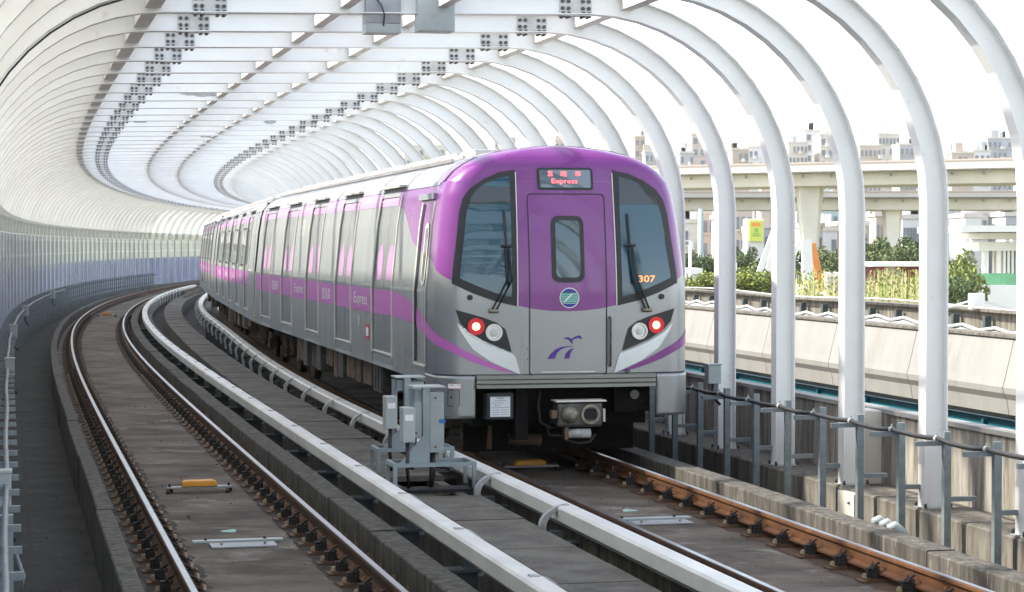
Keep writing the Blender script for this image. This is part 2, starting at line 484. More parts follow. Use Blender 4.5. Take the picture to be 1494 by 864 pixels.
# ------------------------------------------------------------------ kerbs: cast lengths with open joints
def kerbs(n0, n1, ztop, matn, seg, start, stop, label, group, fn=pt):
    s = start
    while s < stop:
        L = seg
        mb = MB()
        c = 0.012
        dz = random.uniform(-0.008, 0.008); dn = random.uniform(-0.01, 0.01)
        mb.sweep([(n0 + dn, -0.5), (n0 + dn, ztop + dz - c), (n0 + dn + c, ztop + dz), (n1 + dn - c, ztop + dz), (n1 + dn, ztop + dz - c), (n1 + dn, -0.5)], s + 0.012, s + L - 0.012, 1.0, fn=fn)
        o = mb.build('concrete_kerb', matn)
        tag(o, label, 'kerb', group)
        s += L
kerbs(-3.37, -3.215, 0.045, 'kerb_concrete', 5.2, -2.6 - 7.4, 120, 'length of low grey concrete kerb outside the left rail of the empty left track', 'kerb lengths along the left edge of the left track')
kerbs(-1.10, -0.865, 0.045, 'kerb_concrete', 2.45, 19.1 - 2.45 * 11, 120, 'length of low stained kerb between the empty track and its white conductor rail cover', 'kerb lengths between the left track and the conductor rail')
kerbs(0.74, 1.06, 0.03, 'kerb_concrete', 2.45, 18.2 - 2.45 * 11, 120, 'length of low mossy kerb under the conductor rail cover beside the train track', 'kerb lengths under the right conductor rail', pt_right)
kerbs(3.13, 3.39, 0.05, 'kerb_concrete', 5.6, 22.4 - 5.6 * 5, 60, 'length of low stained kerb along the far right rusty rail', 'kerb lengths along the right track', pt_right)

# ------------------------------------------------------------------ rails
def rail(n, label, head, web, s1=SEND):
    fn = pt_right if n > 0 else pt
    h = 0.036
    prof = [(n - h + .004, 0), (n + h - .004, 0), (n + h, -0.006), (n + h, -0.032), (n + 0.011, -0.045), (n + 0.009, -0.125), (n + 0.07, -0.142), (n + 0.07, -0.158),
            (n - 0.07, -0.158), (n - 0.07, -0.142), (n - 0.009, -0.125), (n - 0.011, -0.045), (n - h, -0.032), (n - h, -0.006)]
    o = empty('rail')
    o.location = pt(10, n, 0)
    tag(o, label, 'rail')
    b = MB().sweep(prof, -10, s1, 0.7, mats=[0] * 14, fn=fn).build('rail_web', web, o)
    b.matrix_parent_inverse = Matrix.Translation(-o.location)
    t = MB().sweep([(n - .024, 0.0035), (n - .024, 0.0015), (n + .024, 0.0015), (n + .024, 0.0035)], -10, s1, 0.7, fn=fn).build('running_surface', head, o)
    t.matrix_parent_inverse = Matrix.Translation(-o.location)
RG = 0.7535
rail(-2.1 - RG, 'long steel rail at the outer left of the empty track, shiny on top, curving away', 'rail_head', 'rail_rust_dark')
rail(-2.1 + RG, 'steel rail of the empty track nearest the white conductor rail cover', 'rail_head', 'rail_rust_dark')
rail(2.1 - RG, 'steel rail under the left wheels of the train, mostly hidden by the white cover', 'rail_head', 'rail_rust_dark')
rail(2.1 + RG, 'orange rusty rail with bright top running out from under the train to the lower right', 'rail_head', 'rail_rust')

ORD = 'first second third fourth fifth sixth seventh eighth ninth tenth eleventh twelfth thirteenth fourteenth fifteenth sixteenth seventeenth eighteenth nineteenth twentieth'.split()
# fasteners: one prototype with parts, then copies
def make_fastener():
    r = empty('rail_fastener')
    mb = MB()
    mb.box(-0.235, 0.235, -0.085, 0.085, -0.218, -0.200)
    mb.box(-0.19, 0.19, -0.075, 0.075, -0.200, -0.186, 0)
    mb.build('base_plate', 'fastener_plate', r)
    for sg in (-1, 1):
        mb = MB()
        x = sg * 0.115
        mb.box(x - 0.035, x + 0.035, -0.06, 0.06, -0.186, -0.125)
        mb.box(x - 0.05, x + 0.05, -0.03, 0.03, -0.186, -0.105)
        # spring clip: a looped bar over the rail foot
        arc = [(x + sg * 0.04 * math.cos(t) - sg * 0.02, -0.055 + 0.11 * k / 8, -0.12 + 0.055 * math.sin(math.pi * k / 8)) for k, t in [(k, k * 0.7) for k in range(9)]]
        mb.tube(arc, 0.011, 6)
        arc2 = [(x - sg * 0.03, -0.05, -0.13), (x - sg * 0.045, -0.02, -0.10), (x - sg * 0.045, 0.02, -0.10), (x - sg * 0.03, 0.05, -0.13)]
        mb.tube(arc2, 0.011, 6)
        c = mb.build('spring_clip', 'fastener_iron', r)
        MB().tube([(x, 0, -0.12), (x, 0, -0.045)], 0.011, 6).build('bolt', 'rail_rust', r)
        MB().tube([(sg * 0.18, 0.0, -0.186), (sg * 0.18, 0.0, -0.16)], 0.024, 6, smooth=False).tube([(sg * 0.18, 0.0, -0.16), (sg * 0.18, 0.0, -0.15)], 0.016, 6).build('anchor_bolt', 'bolt_brass', r)
    return r
fproto = make_fastener()
fl = [(2.1 + RG, 10.8, 26.5, 0.69, 'rusty rail fastener of the orange right rail', 'fasteners along the rusty right rail'),
      (-2.1 - RG, 10.5, 82, 0.60, 'dark fastener of the outer left rail', 'fasteners along the outer left rail'),
      (-2.1 + RG, 10.6, 82, 0.60, 'dark fastener of the empty track inner rail', 'fasteners along the inner rail of the left track')]
simple_mesh = None
first = True
for n, a, b, st, lab, grp in fl:
    s = a
    while s < b:
        loc, rz = place(s, n)
        if s < 46 or first:
            if first: o = fproto; o.location = loc; o.rotation_euler = (0, 0, rz); first = False
            else: o = copy_tree(fproto, loc, rz)
        else:
            if simple_mesh is None:
                mb = MB(); mb.box(-0.235, 0.235, -0.085, 0.085, -0.218, -0.19)
                for sg in (-1, 1): mb.box(sg * 0.115 - 0.045, sg * 0.115 + 0.045, -0.05, 0.05, -0.19, -0.10, 1)
                simple_mesh = mb.mesh('rail_fastener', ['fastener_plate', 'fastener_iron'])
            o = bpy.data.objects.new('rail_fastener', simple_mesh); COL.objects.link(o)
            o.location = loc; o.rotation_euler = (0, 0, rz)
        kk = int(round((s - a) / st))
        near = int(round((17.6 - a) / st)) if n > 0 else int(round((14.2 - a) / st))
        l_ = lab
        if 0 <= kk - near < 14: l_ = lab + ', ' + ORD[kk - near] + ' up from the bottom edge'
        tag(o, l_, 'rail fastener', grp)
        s += st

# ------------------------------------------------------------------ central walkway: trough body and cover slabs
wk = empty('cable_trough_walkway', pt(10, 0.03, -0.5)); inv = Matrix.Translation(-wk.location)
tag(wk, 'raised concrete cable trough with slab covers running between the two tracks', 'walkway')
o = MB().sweep([(-0.28, -0.5), (-0.28, 0.03), (-0.18, 0.03), (-0.18, -0.1), (0.24, -0.1), (0.24, 0.03), (0.34, 0.03), (0.34, -0.5)], -8, 120, 1.0, fn=pt_walk).build('trough_wall', 'walkway_concrete', wk)
o.matrix_parent_inverse = inv
s = 9.4
cnt = 0
while s < 100:
    if 20.9 < s < 22.6:
        s += 0.9; continue
    L = 0.9
    mb = MB()
    dz = random.uniform(-0.005, 0.006)
    mb.sweep([(-0.30, 0.034), (-0.30, 0.076 + dz), (-0.29, 0.084 + dz), (0.35, 0.084 + dz), (0.36, 0.076 + dz), (0.36, 0.034)], s + 0.006, s + L - 0.006, 0.9, fn=pt_walk)
    if s < 30:
        for nn, ds in ((-0.2, 0.15), (0.26, 0.15), (-0.2, 0.75), (0.26, 0.75)):
            c = pt(s + ds, nn, 0.0855 + dz)
            mb.disc(c, (0, 0, 1), 0, 0.013, n=8, m=1)
    o = mb.build('cover_slab', ['walkway_concrete', 'dark_gap'], wk); o.matrix_parent_inverse = inv
    cnt += 1
    s += L

# ------------------------------------------------------------------ conductor rails with white covers and C brackets
def conductor(sg, label):
    fn = pt_right if sg > 0 else pt
    nc = sg * 0.635 + (0.0 if sg < 0 else 0.0)
    r = empty('conductor_rail', pt(10, nc, -0.1)); inv = Matrix.Translation(-r.location)
    tag(r, label, 'conductor rail')
    w = 0.088
    z0, z1 = 0.115, 0.245
    prof = [(nc - w, z0), (nc - w, z1 - 0.02), (nc - w + 0.02, z1), (nc + w - 0.02, z1), (nc + w, z1 - 0.02), (nc + w, z0), (nc + w - 0.012, z0), (nc + w - 0.012, z1 - 0.02), (nc - w + 0.012, z1 - 0.02), (nc - w + 0.012, z0)]
    s = -8.0 + (0.4 if sg < 0 else 2.3)
    while s < 125:
        o = MB().sweep(prof, s + 0.004, s + 4.6 - 0.004, 0.8, fn=fn).build('cover', 'cover_white', r); o.matrix_parent_inverse = inv
        s += 4.6
    o = MB().sweep([(nc - 0.03, 0.06), (nc - 0.03, 0.2), (nc + 0.03, 0.2), (nc + 0.03, 0.06)], -8, 125, 1, fn=fn).build('conductor_bar', 'plate_grey', r); o.matrix_parent_inverse = inv
    # bracket: curved arm on the walkway side
    s = 18.9 if sg > 0 else 17.6 - 4 * 2.5
    step = 2.64 if sg > 0 else 2.5
    while s < 115:
        sp = s
        mb = MB()
        pr_o, pr_i = [], []
        zc, rr = 0.05, 0.204
        for k in range(13):
            t = math.pi / 2 + (math.pi / 2 + 0.25) * k / 12
            pr_o.append((nc + sg * (math.cos(t) * 0.27 + 0.02), zc + math.sin(t) * rr))
            pr_i.append((nc + sg * (math.cos(t) * 0.215 + 0.02), zc + math.sin(t) * (rr - 0.028)))
        pr_o.append((nc - sg * 0.215, -0.14)); pr_i.append((nc - sg * 0.165, -0.14))
        ns = len(pr_o)
        for (h0, h1) in ((-0.04, -0.028), (0.028, 0.04)):
            fl_ = [fn(sp + h0, n_, z_) for n_, z_ in pr_o] + [fn(sp + h0, n_, z_) for n_, z_ in pr_i]
            fr_ = [fn(sp + h1, n_, z_) for n_, z_ in pr_o] + [fn(sp + h1, n_, z_) for n_, z_ in pr_i]
            b0 = mb.add(fl_); b1 = mb.add(fr_)
            for k in range(ns - 1):
                for bb in (b0, b1): mb.face((bb + k, bb + k + 1, bb + ns + k + 1, bb + ns + k), 0)
                mb.face((b0 + ns + k, b0 + ns + k + 1, b1 + ns + k + 1, b1 + ns + k), 0)
        b0 = mb.add([fn(sp - 0.04, n_, z_ + 0.001) for n_, z_ in pr_o]); b1 = mb.add([fn(sp + 0.04, n_, z_ + 0.002) for n_, z_ in pr_o])
        b2 = mb.add([fn(sp - 0.04, n_ + sg * 0.01, z_ - 0.01) for n_, z_ in pr_o]); b3 = mb.add([fn(sp + 0.04, n_ + sg * 0.01, z_ - 0.01) for n_, z_ in pr_o])
        for k in range(ns - 1):
            mb.face((b0 + k, b0 + k + 1, b1 + k + 1, b1 + k), 0)
            mb.face((b2 + k, b2 + k + 1, b3 + k + 1, b3 + k), 0)
        o = mb.build('support_bracket', 'bracket_grey', r); o.matrix_parent_inverse = inv
        if s < 70:
            mb = MB()
            m4 = Matrix.Translation(fn(sp, nc, 0)) @ Matrix.Rotation(-path(sp)[2], 4, 'Z')
            mb.box(-0.19, 0.19, -0.10, 0.10, -0.10, -0.075, 0, m4)
            mb.box(-0.05 - sg * 0.1, 0.05 - sg * 0.1, -0.05, 0.05, -0.075, 0.02, 0, m4)
            mb.box(-0.17 , 0.17, -0.035, 0.035, -0.5, -0.10, 0, m4)
            o = mb.build('bracket_foot', 'bracket_dark', r); o.matrix_parent_inverse = inv
        s += step
conductor(-1, 'long white conductor rail cover beside the empty left track, seen along its bright top')
conductor(1, 'long white conductor rail cover beside the train track, with grey curved brackets')

# ------------------------------------------------------------------ tunnel ribs
def rib_profile():                            # path of the inner flange in (n, z), from left foot to right foot
    pts = [(-4.62, -0.05), (-4.62, 1.7), (-4.62, 2.95)]
    for k in range(1, 13):
        t = math.pi - (math.pi / 2) * k / 12
        pts.append((-2.47 + 2.15 * math.cos(t), 2.97 + 2.13 * math.sin(t)))
    for n in (-1.6, -0.8, 0, 0.8, 1.6):
        pts.append((n, 5.15 + 0.02 * n))
    for k in range(0, 13):
        t = math.pi / 2 - (math.pi / 2) * k / 12
        pts.append((2.35 + 2.25 * math.cos(t), 2.95 + 2.25 * math.sin(t)))
    pts += [(4.60, 1.7), (4.60, -0.05)]
    return pts
RP = rib_profile()
def offset_poly(pts, d):
    out = []
    for i, p in enumerate(pts):
        a = Vector(pts[max(i - 1, 0)]); b = Vector(pts[min(i + 1, len(pts) - 1)])
        t = (b - a).normalized()
        nrm = Vector((-t.y, t.x))             # outward for a left to right arch
        out.append((p[0] + nrm.x * d, p[1] + nrm.y * d))
    return out
def rib_part(pts, depth=0.235, fw=0.17, tf=0.013, tw=0.012):
    mb = MB()
    levels = [0, tf, depth - tf, depth]
    L = [offset_poly(pts, d) for d in levels]
    def slab(la, lb, hw):
        rows = []
        for i in range(len(pts)):
            (a, za), (b, zb) = L[la][i], L[lb][i]
            rows.append(mb.add([(a, -hw, za), (a, hw, za), (b, hw, zb), (b, -hw, zb)]))
        for i in range(len(rows) - 1):
            for j in range(4):
                j2 = (j + 1) % 4
                mb.face((rows[i] + j, rows[i + 1] + j, rows[i + 1] + j2, rows[i] + j2), 0)
        mb.face([rows[0] + j for j in range(4)]); mb.face([rows[-1] + j for j in (3, 2, 1, 0)])
    slab(0, 1, fw / 2)
    slab(2, 3, fw / 2)
    slab(1, 2, tw / 2)
    return mb
SP_RIB = 2.06
RIB0 = 24.23
i33 = 3
left_idx = next(i for i, p in enumerate(RP) if p[1] > 3.35)
arch_mesh = rib_part(RP[2:]).mesh('arch_beam', ['rib_white'])
post_mesh = rib_part([(-4.80, -0.045), (-4.80, 1.7), (-4.80, 2.945)], depth=0.12, fw=0.13).mesh('lower_post', ['post_blue'])
mb = MB()
def splice(cn, tilt):
    mb = MB()
    w2 = 0.19
    zb = 5.15 + 0.02 * cn
    for sg in (-1, 1):
        y0, y1 = sorted((sg * 0.006, sg * 0.018))
        mb.box(cn - w2, cn + w2, y0, y1, zb + 0.03, zb + 0.205, 0)
        for dx in (-0.155, -0.085, 0.085, 0.155):
            for dz in (0.075, 0.155):
                mb.tube([(cn + dx, sg * 0.018, zb + dz), (cn + dx, sg * 0.036, zb + dz)], 0.023, 8, 1, smooth=False)
    mb.box(cn - w2, cn + w2, -0.075, 0.075, zb - 0.014, zb - 0.002, 0)
    for dx in (-0.155, -0.085, 0.085, 0.155):
        for dy in (-0.05, 0.05):
            mb.tube([(cn + dx, dy, zb - 0.014), (cn + dx, dy, zb - 0.036)], 0.02, 6, 1, smooth=False)
            mb.tube([(cn + dx, dy, zb + 0.014), (cn + dx, dy, zb + 0.034)], 0.02, 6, 1, smooth=False)
    return mb.mesh('splice_plate', ['splice_plate', 'bolt_dark'])
sm1, sm2 = splice(-2.0, 0), splice(2.17, 0)
mb = MB()
mb.box(4.57, 4.88, -0.12, 0.12, -0.047, -0.035, 0)
for dx in (4.59, 4.86):
    for dy in (-0.11, 0.11):
        mb.tube([(dx, dy, -0.035), (dx, dy, 0.01)], 0.016, 6, 1)
base_mesh = mb.mesh('base_plate', ['bracket_grey', 'bolt_dark'])
ribs = []
s = RIB0 - SP_RIB * 10
while s < 186:
    ribs.append(s)
    s += SP_RIB if s < 137 else SP_RIB * 1.5
for s in ribs:
    r = empty('arch_rib', *place(s, 0))
    i_r = ribs.index(s) - 7                  # the rib whose column stands at the right edge of the view
    if i_r < 0: lab_ = 'nearest white arch ribs, mostly outside the view above the camera'
    elif i_r < 7: lab_ = 'white arch rib whose column is the %s from the right edge of the view' % ORD[i_r]
    elif i_r < 20: lab_ = 'white arch rib behind the train nose, %s one after the last visible column' % ORD[i_r - 7]
    elif s < 137: lab_ = 'far white arch rib in the closely packed middle of the curving tunnel'
    else: lab_ = 'farthest white arch rib, in the wider spaced row where the tunnel bends away'
    tag(r, lab_, 'arch rib', 'white arch ribs over the tracks')
    for nm, me in (('arch_beam', arch_mesh), ('lower_post', post_mesh), ('splice_plate', sm1), ('splice_plate', sm2), ('base_plate', base_mesh)):
        o = bpy.data.objects.new(nm, me); COL.objects.link(o); o.parent = r

for sr_, n0, n1, seed in ((38.65, -1.2, -0.5, 3), (46.89, -1.75, -1.2, 4), (46.89, 1.2, 1.45, 6), (53.07, 0.2, 0.6, 5)):
    near_r = min(ribs, key=lambda q: abs(q - sr_))
    rp_ = next(o for o in bpy.data.objects if o.name.startswith('arch_rib') and (o.location - pt(near_r, 0)).length < 0.01)
    rn = random.Random(seed); ring = []
    for k in range(22):
        t = 2 * math.pi * k / 22; rr = 1 + rn.uniform(-.35, .25)
        ring.append(((n0 + n1) / 2 + (n1 - n0) / 2 * rr * math.cos(t), -0.0075, 5.15 + 0.115 + 0.055 * rr * math.sin(t)))
    mb = MB(); mb.poly(ring); mb.build('bare_patch', 'bare_primer', rp_)
# purlins
for cn, w, lab in ((-2.62, 0.17, 'white purlin at the left edge of the flat roof, above the empty track'), (-0.50, 0.12, 'left one of the two middle roof purlins'),
                   (0.58, 0.12, 'right one of the two middle roof purlins'), (2.78, 0.15, 'white purlin at the right edge of the flat roof, above the train')):
    zb = 5.15 + 0.02 * cn + 0.06 - (0.01 if cn < -2 else 0)
    mb = MB()
    for i in range(len(ribs) - 1):
        a, b = ribs[i] + 0.008, ribs[i + 1] - 0.008
        mb.sweep([(cn - w / 2, zb), (cn + w / 2, zb), (cn + w / 2, zb + 0.13), (cn - w / 2, zb + 0.13)], a, b, 2.2)
    o = mb.build('roof_purlin', 'purlin_white'); tag(o, lab, 'purlin')

# per bay: noise barrier panel and curved canopy panel (left side)
def bay_meshes(L):
    h = L / 2 - 0.02
    mb = MB(); mb.box(-5.02, -4.97, -h, h, -0.04, 1.74)
    for k in range(1, 5):
        zz = -0.04 + 1.78 * k / 5
        mb.box(-4.97, -4.955, -h, h, zz - 0.012, zz + 0.012)
    lo = mb.mesh('blue_panel', ['panel_blue'])
    mb = MB(); mb.box(-5.02, -4.97, -h, h, 1.75, 3.30)
    up = mb.mesh('grey_panel', ['panel_grey'])
    mb = MB()
    for zz in (2.2, 2.78, 3.34):
        mb.box(-4.97, -4.90, -h, h, zz - 0.03, zz + 0.03)
    for zz in (2.2, 2.78):
        for y in (-h + 0.05, h - 0.05): mb.box(-4.90, -4.86, y - 0.05, y + 0.05, zz - 0.06, zz + 0.06)
    ra = mb.mesh('panel_rail', ['rib_white'])
    pts = offset_poly([(-4.62, 3.3)] + [p for p in RP[3:15]], 0.25)
    mb = MB()
    for i in range(len(pts) - 1):
        (a, za), (b, zb) = pts[i], pts[i + 1]
        bb = mb.add([(a, -h - .02, za), (a, h + .02, za), (b, h + .02, zb), (b, -h - .02, zb)])
        mb.face(range(bb, bb + 4))
    ca = mb.mesh('curved_canopy_panel', ['canopy_panel'])
    return lo, up, ra, ca
bm1, bm2 = bay_meshes(SP_RIB), bay_meshes(SP_RIB * 1.5)
for i in range(len(ribs) - 1):
    mid = (ribs[i] + ribs[i + 1]) / 2
    ms = bm1 if ribs[i + 1] - ribs[i] < 2.5 else bm2
    loc, rz = place(mid, 0)
    r = empty('noise_barrier_bay', loc, rz)
    tag(r, 'noise barrier bay on the left wall, grey panel above a blue one', 'noise barrier', 'noise barrier bays along the left wall')
    for nm, me in (('blue_panel', ms[0]), ('grey_panel', ms[1]), ('panel_rail', ms[2])):
        o = bpy.data.objects.new(nm, me); COL.objects.link(o); o.parent = r
    o = bpy.data.objects.new('curved_canopy_panel', ms[3]); COL.objects.link(o); o.location = loc; o.rotation_euler = (0, 0, rz)
    tag(o, 'pale curved canopy panel closing the left shoulder of the tunnel between two ribs', 'canopy panel', 'curved canopy panels above the left wall')

# ------------------------------------------------------------------ right edge: parapet panels
k = 0
s = -8.0
while s < 110:
    L = 4.12
    r = empty('parapet_panel', *place(s + L / 2, 5.18, -0.05))
    kk = int((s + L - 17.4) // L)
    lp = 'stained concrete parapet panel far along the right edge, hidden behind the train'
    if 0 <= kk < 3: lp = 'stained concrete parapet panel behind the columns, %s from the right edge' % ORD[kk]
    elif kk < 0: lp = 'stained concrete parapet panel outside the view near the camera'
    tag(r, lp, 'parapet', 'concrete parapet panels on the right edge')
    inv = r.matrix_basis.inverted()
    mb = MB(); mb.sweep([(5.12, -0.048), (5.12, 0.72), (5.24, 0.72), (5.24, -0.048)], s + 0.01, s + L - 0.01, 2)
    a = mb.build('panel', 'parapet_concrete', r); a.matrix_parent_inverse = inv
    mb = MB(); mb.sweep([(5.085, 0.723), (5.085, 0.77), (5.28, 0.77), (5.28, 0.723)], s + 0.01, s + L - 0.01, 2)
    a = mb.build('coping', 'fascia_concrete', r); a.matrix_parent_inverse = inv
    mb = MB(); mb.sweep([(5.07, -0.046), (5.07, 0.715), (5.118, 0.715), (5.118, -0.046)], s + 1.2, s + 1.45, 2)
    a = mb.build('pilaster', 'parapet_concrete', r); a.matrix_parent_inverse = inv
    s += L
# low blocks on the ledge face
def cable_posts(sg, s_start, s_end, step, label, group, with_mid):
    r0 = None
    s = s_start
    while s < s_end:
        if r0 is None:
            r = empty('cable_post')
            mb = MB(); mb.box(-0.035, 0.035, -0.03, 0.03, -0.495, 0.80); mb.build('upright', 'galvanised', r)
            mb = MB(); mb.box(*sorted((-sg * 0.035, -sg * 0.30)), 0.031, 0.075, 0.665, 0.71); mb.build('upper_arm', 'galvanised', r)
            mb = MB(); mb.box(*sorted((sg * 0.036, sg * 0.30)), -0.025, 0.025, 0.14, 0.185); mb.build('lower_arm', 'galvanised', r)
            r0 = r
            r.location, rz = place(s, sg * 4.40); r.rotation_euler = (0, 0, rz)
        else:
            loc, rz = place(s, sg * 4.40); r = copy_tree(r0, loc, rz)
        l_ = label
        kk = int(round((s - 17.1) / 1.03))
        if sg > 0 and 0 <= kk < 12: l_ = 'galvanised cable post, %s from the right edge before the white columns' % ORD[kk]
        elif sg < 0 and s > 70: l_ = 'far galvanised post in the low fence along the left barrier'
        tag(r, l_, 'cable post', group)
        s += step
cable_posts(1, 18.1 - 10.3, 44, 1.03, 'galvanised cable post with short arms standing before the right-hand columns', 'cable posts along the right edge', True)
cable_posts(-1, 12.0, 137, 1.03, 'galvanised cable post with short arms close to the left barrier', 'cable posts along the left wall', True)

def swag(n, z, s0, s1, step, dip, r, label, matn='cable_black', cat='cable'):
    pts = []
    s = s0
    while s < s1:
        for k in range(4):
            t = k / 4
            pts.append(pt(s + step * t, n + 0.006 * math.sin(s * 7), z - dip * 4 * t * (1 - t) + 0.012 * math.sin(s * 3.1)))
        s += step
    o = MB().tube(pts, r, 8).build('cable', matn); tag(o, label, cat)
    return o
swag(4.30, 0.735, 7.8, 44, 1.03, 0.018, 0.024, 'thick black cable draped over the right-hand cable posts')
swag(-4.2, 0.735, 10, 90, 1.03, 0.03, 0.022, 'thick grey cable draped along the left wall posts', 'cable_grey')
# cable ties at each post
for k in range(0, 14):
    s = 18.1 - 5.15 + 1.03 * k
    loc, rz = place(s, 4.30, 0.735)
    mb = MB(); mb.tube([(0, -0.02, 0), (0, 0.02, 0)], 0.031, 8); mb.box(-0.006, 0.006, -0.005, 0.005, 0.02, 0.055)
    o = mb.build('cable_tie', 'box_grey'); o.location = loc; o.rotation_euler = (0, 0, rz)
    tag(o, 'small pale cable tie holding the black cable to a post arm', 'cable tie', 'cable ties on the right black cable')
# longitudinal handrail tubes along the left wall
o = MB().tube([pt(8 + k * 1.5, -4.52, 0.42) for k in range(0, 90)], 0.025, 8).build('wall_pipe', 'galvanised'); tag(o, 'upper thin grey pipe running along the left barrier', 'pipe')
o = MB().tube([pt(8 + k * 1.5, -4.52, 0.02) for k in range(0, 90)], 0.025, 8).build('wall_pipe', 'galvanised'); tag(o, 'lower thin grey pipe running along the left barrier', 'pipe')

def junction_box(s, n, z, w, d, h, label, conduit=None, matn='box_grey'):
    r = empty('junction_box', *place(s, n, z))
    tag(r, label, 'junction box')
    mb = MB(); mb.box(-w / 2, w / 2, -d / 2, d / 2, 0, h)
    bevel(mb.build('housing', matn, r), 0.008)
    mb = MB(); mb.box(-w / 2 - 0.008, w / 2 + 0.008, -d / 2 - 0.008, d / 2 + 0.008, h + 0.002, h + 0.02)
    mb.build('lid', matn, r)
    mb = MB(); mb.tube([(0, 0, -0.001), (0, 0, -0.12), (0.03, 0, -0.2), (0.1, 0, -0.27)], 0.018, 8); mb.build('conduit', 'cable_black', r)
    return r
junction_box(25.9, 4.42, 0.82, 0.17, 0.16, 0.23, 'pale grey junction box on a post just right of the train front')
junction_box(17.3, -4.23, 0.58, 0.14, 0.2, 0.25, 'pale junction box with louvres at the lower left edge, nearest of the left boxes')
junction_box(33, -4.16, 0.62, 0.14, 0.2, 0.24, 'second nearest junction box on the left wall posts')
junction_box(46, -4.16, 0.62, 0.16, 0.22, 0.26, 'third junction box on the left wall posts counting from the camera')
junction_box(62, -4.16, 0.55, 0.18, 0.24, 0.28, 'fourth junction box on the left wall posts counting from the camera')
junction_box(82, -4.16, 0.55, 0.2, 0.26, 0.3, 'fifth and farthest junction box on the left wall posts')
# near blue post at the left edge
r = empty('equipment_post', *place(15.6, -4.2, -0.5))
tag(r, 'blue grey steel post with a looped hose at the lower left edge', 'post')
mb = MB(); mb.box(-0.05, 0.05, -0.05, 0.05, 0.0, 1.22); mb.build('upright', 'steel_blue', r)
mb = MB(); mb.tube([(0.07, -0.05, 0.95), (0.12, -0.06, 0.8), (0.10, -0.06, 0.66), (0.05, -0.06, 0.6)], 0.013, 8); mb.build('hose', 'cable_grey', r)
mb = MB(); mb.tube([(0.055, -0.06, 0.62), (0.065, -0.07, 0.45), (0.06, -0.06, 0.15)], 0.022, 8); mb.build('pipe', 'box_grey', r)
# beige cabinet against the parapet behind the columns
r = empty('relay_cabinet', *place(22.35, 4.95, -0.045))
tag(r, 'narrow beige cabinet between the columns against the stained parapet', 'cabinet')
mb = MB(); mb.box(-0.1, 0.12, -0.19, 0.19, 0.0, 0.80); bevel(mb.build('housing', 'bld_cream', r), 0.006)
mb = MB(); mb.box(-0.108, -0.101, -0.17, 0.17, 0.03, 0.74); mb.build('door', 'bld_cream', r)
r = empty('relay_cabinet', *place(21.7, 4.49, -0.49))
tag(r, 'beige flat access panel on the ledge face below the narrow cabinet', 'cabinet')
mb = MB(); mb.box(-0.03, 0.055, -0.22, 0.22, 0.0, 0.42); mb.build('housing', 'bld_cream', r)
for zz in (0.1, 0.32):
    mb = MB(); mb.tube([(-0.031, -0.1, zz), (-0.05, -0.1, zz)], 0.015, 6); mb.build('screw', 'bolt_dark', r)
# three capped conduits
for k, (ds, lab) in enumerate(((0.0, 'nearest'), (0.22, 'middle'), (0.45, 'farthest'))):
    p, rz = place(19.0 + ds, 3.95 + 0.02 * k, -0.5)
    r = empty('conduit_end', p, rz)
    tag(r, 'grey taped conduit end leaning over the right kerb, ' + lab + ' of the three', 'conduit')
    mb = MB(); mb.tube([(0, 0, 0), (0.0, 0, 0.2), (-0.04, 0, 0.34), (-0.13, 0, 0.42)], [0.05, 0.05, 0.05, 0.045], 10); mb.build('pipe', 'cable_black', r)
    mb = MB(); mb.tube([(-0.02, 0, 0.30), (-0.06, 0, 0.375), (-0.14, 0, 0.44), (-0.2, 0, 0.43)], [0.055, 0.058, 0.055, 0.03], 10); mb.build('taped_cap', 'box_grey', r)
r = empty('conduit_end', *place(14.3, -3.8, -0.5))
tag(r, 'dark corrugated conduit end lying in the left gutter at the bottom edge', 'conduit')
mb = MB(); mb.tube([(0, -0.3, 0.08), (-0.03, 0, 0.16), (-0.06, 0.12, 0.19)], [0.055, 0.06, 0.05], 10); mb.build('pipe', 'cable_black', r)
mb = MB(); mb.tube([(-0.035, 0.02, 0.168), (-0.055, 0.1, 0.188)], 0.064, 10); mb.build('collar', 'steel_blue', r)

# ------------------------------------------------------------------ track furniture: balises, plates
def balise(s, n, label, sc=1.0):
    r = empty('balise', *place(s, n, -0.2))
    tag(r, label, 'balise')
    mb = MB(); mb.box(-0.36, 0.36, -0.06, 0.06, 0.03, 0.05); bevel(mb.build('crossbar', 'plate_grey', r), 0.004)
    mb = MB()
    prof = [(-0.2, 0.052), (-0.19, 0.10), (-0.15, 0.118), (0.15, 0.118), (0.19, 0.10), (0.2, 0.052)]
    b0 = mb.add([(x, -0.08, z) for x, z in prof]); b1 = mb.add([(x, 0.08, z) for x, z in prof])
    for j in range(6): mb.face((b0 + j, b1 + j, b1 + (j + 1) % 6, b0 + (j + 1) % 6))
    mb.face([b0 + j for j in range(6)]); mb.face([b1 + j for j in reversed(range(6))])
    bevel(mb.build('antenna_case', 'balise_orange', r), 0.01)
    for x in (-0.33, 0.33):
        mb = MB(); mb.bar((x - 0.03, -0.11, -0.01), (x, 0.0, 0.04), 0.04, 0.03); mb.bar((x + 0.03, 0.11, -0.01), (x, 0.0, 0.04), 0.04, 0.03)
        mb.tube([(x, 0, 0.04), (x, 0, 0.085)], 0.015, 6)
        mb.build('foot', 'fastener_iron', r)
balise(24.6, -2.1, 'orange track balise on a low crossbar in the empty track, nearest one')
balise(25.9, 2.05, 'orange track balise on the slab right in front of the train')
balise(84, -2.2, 'orange track balise far along the empty left track')
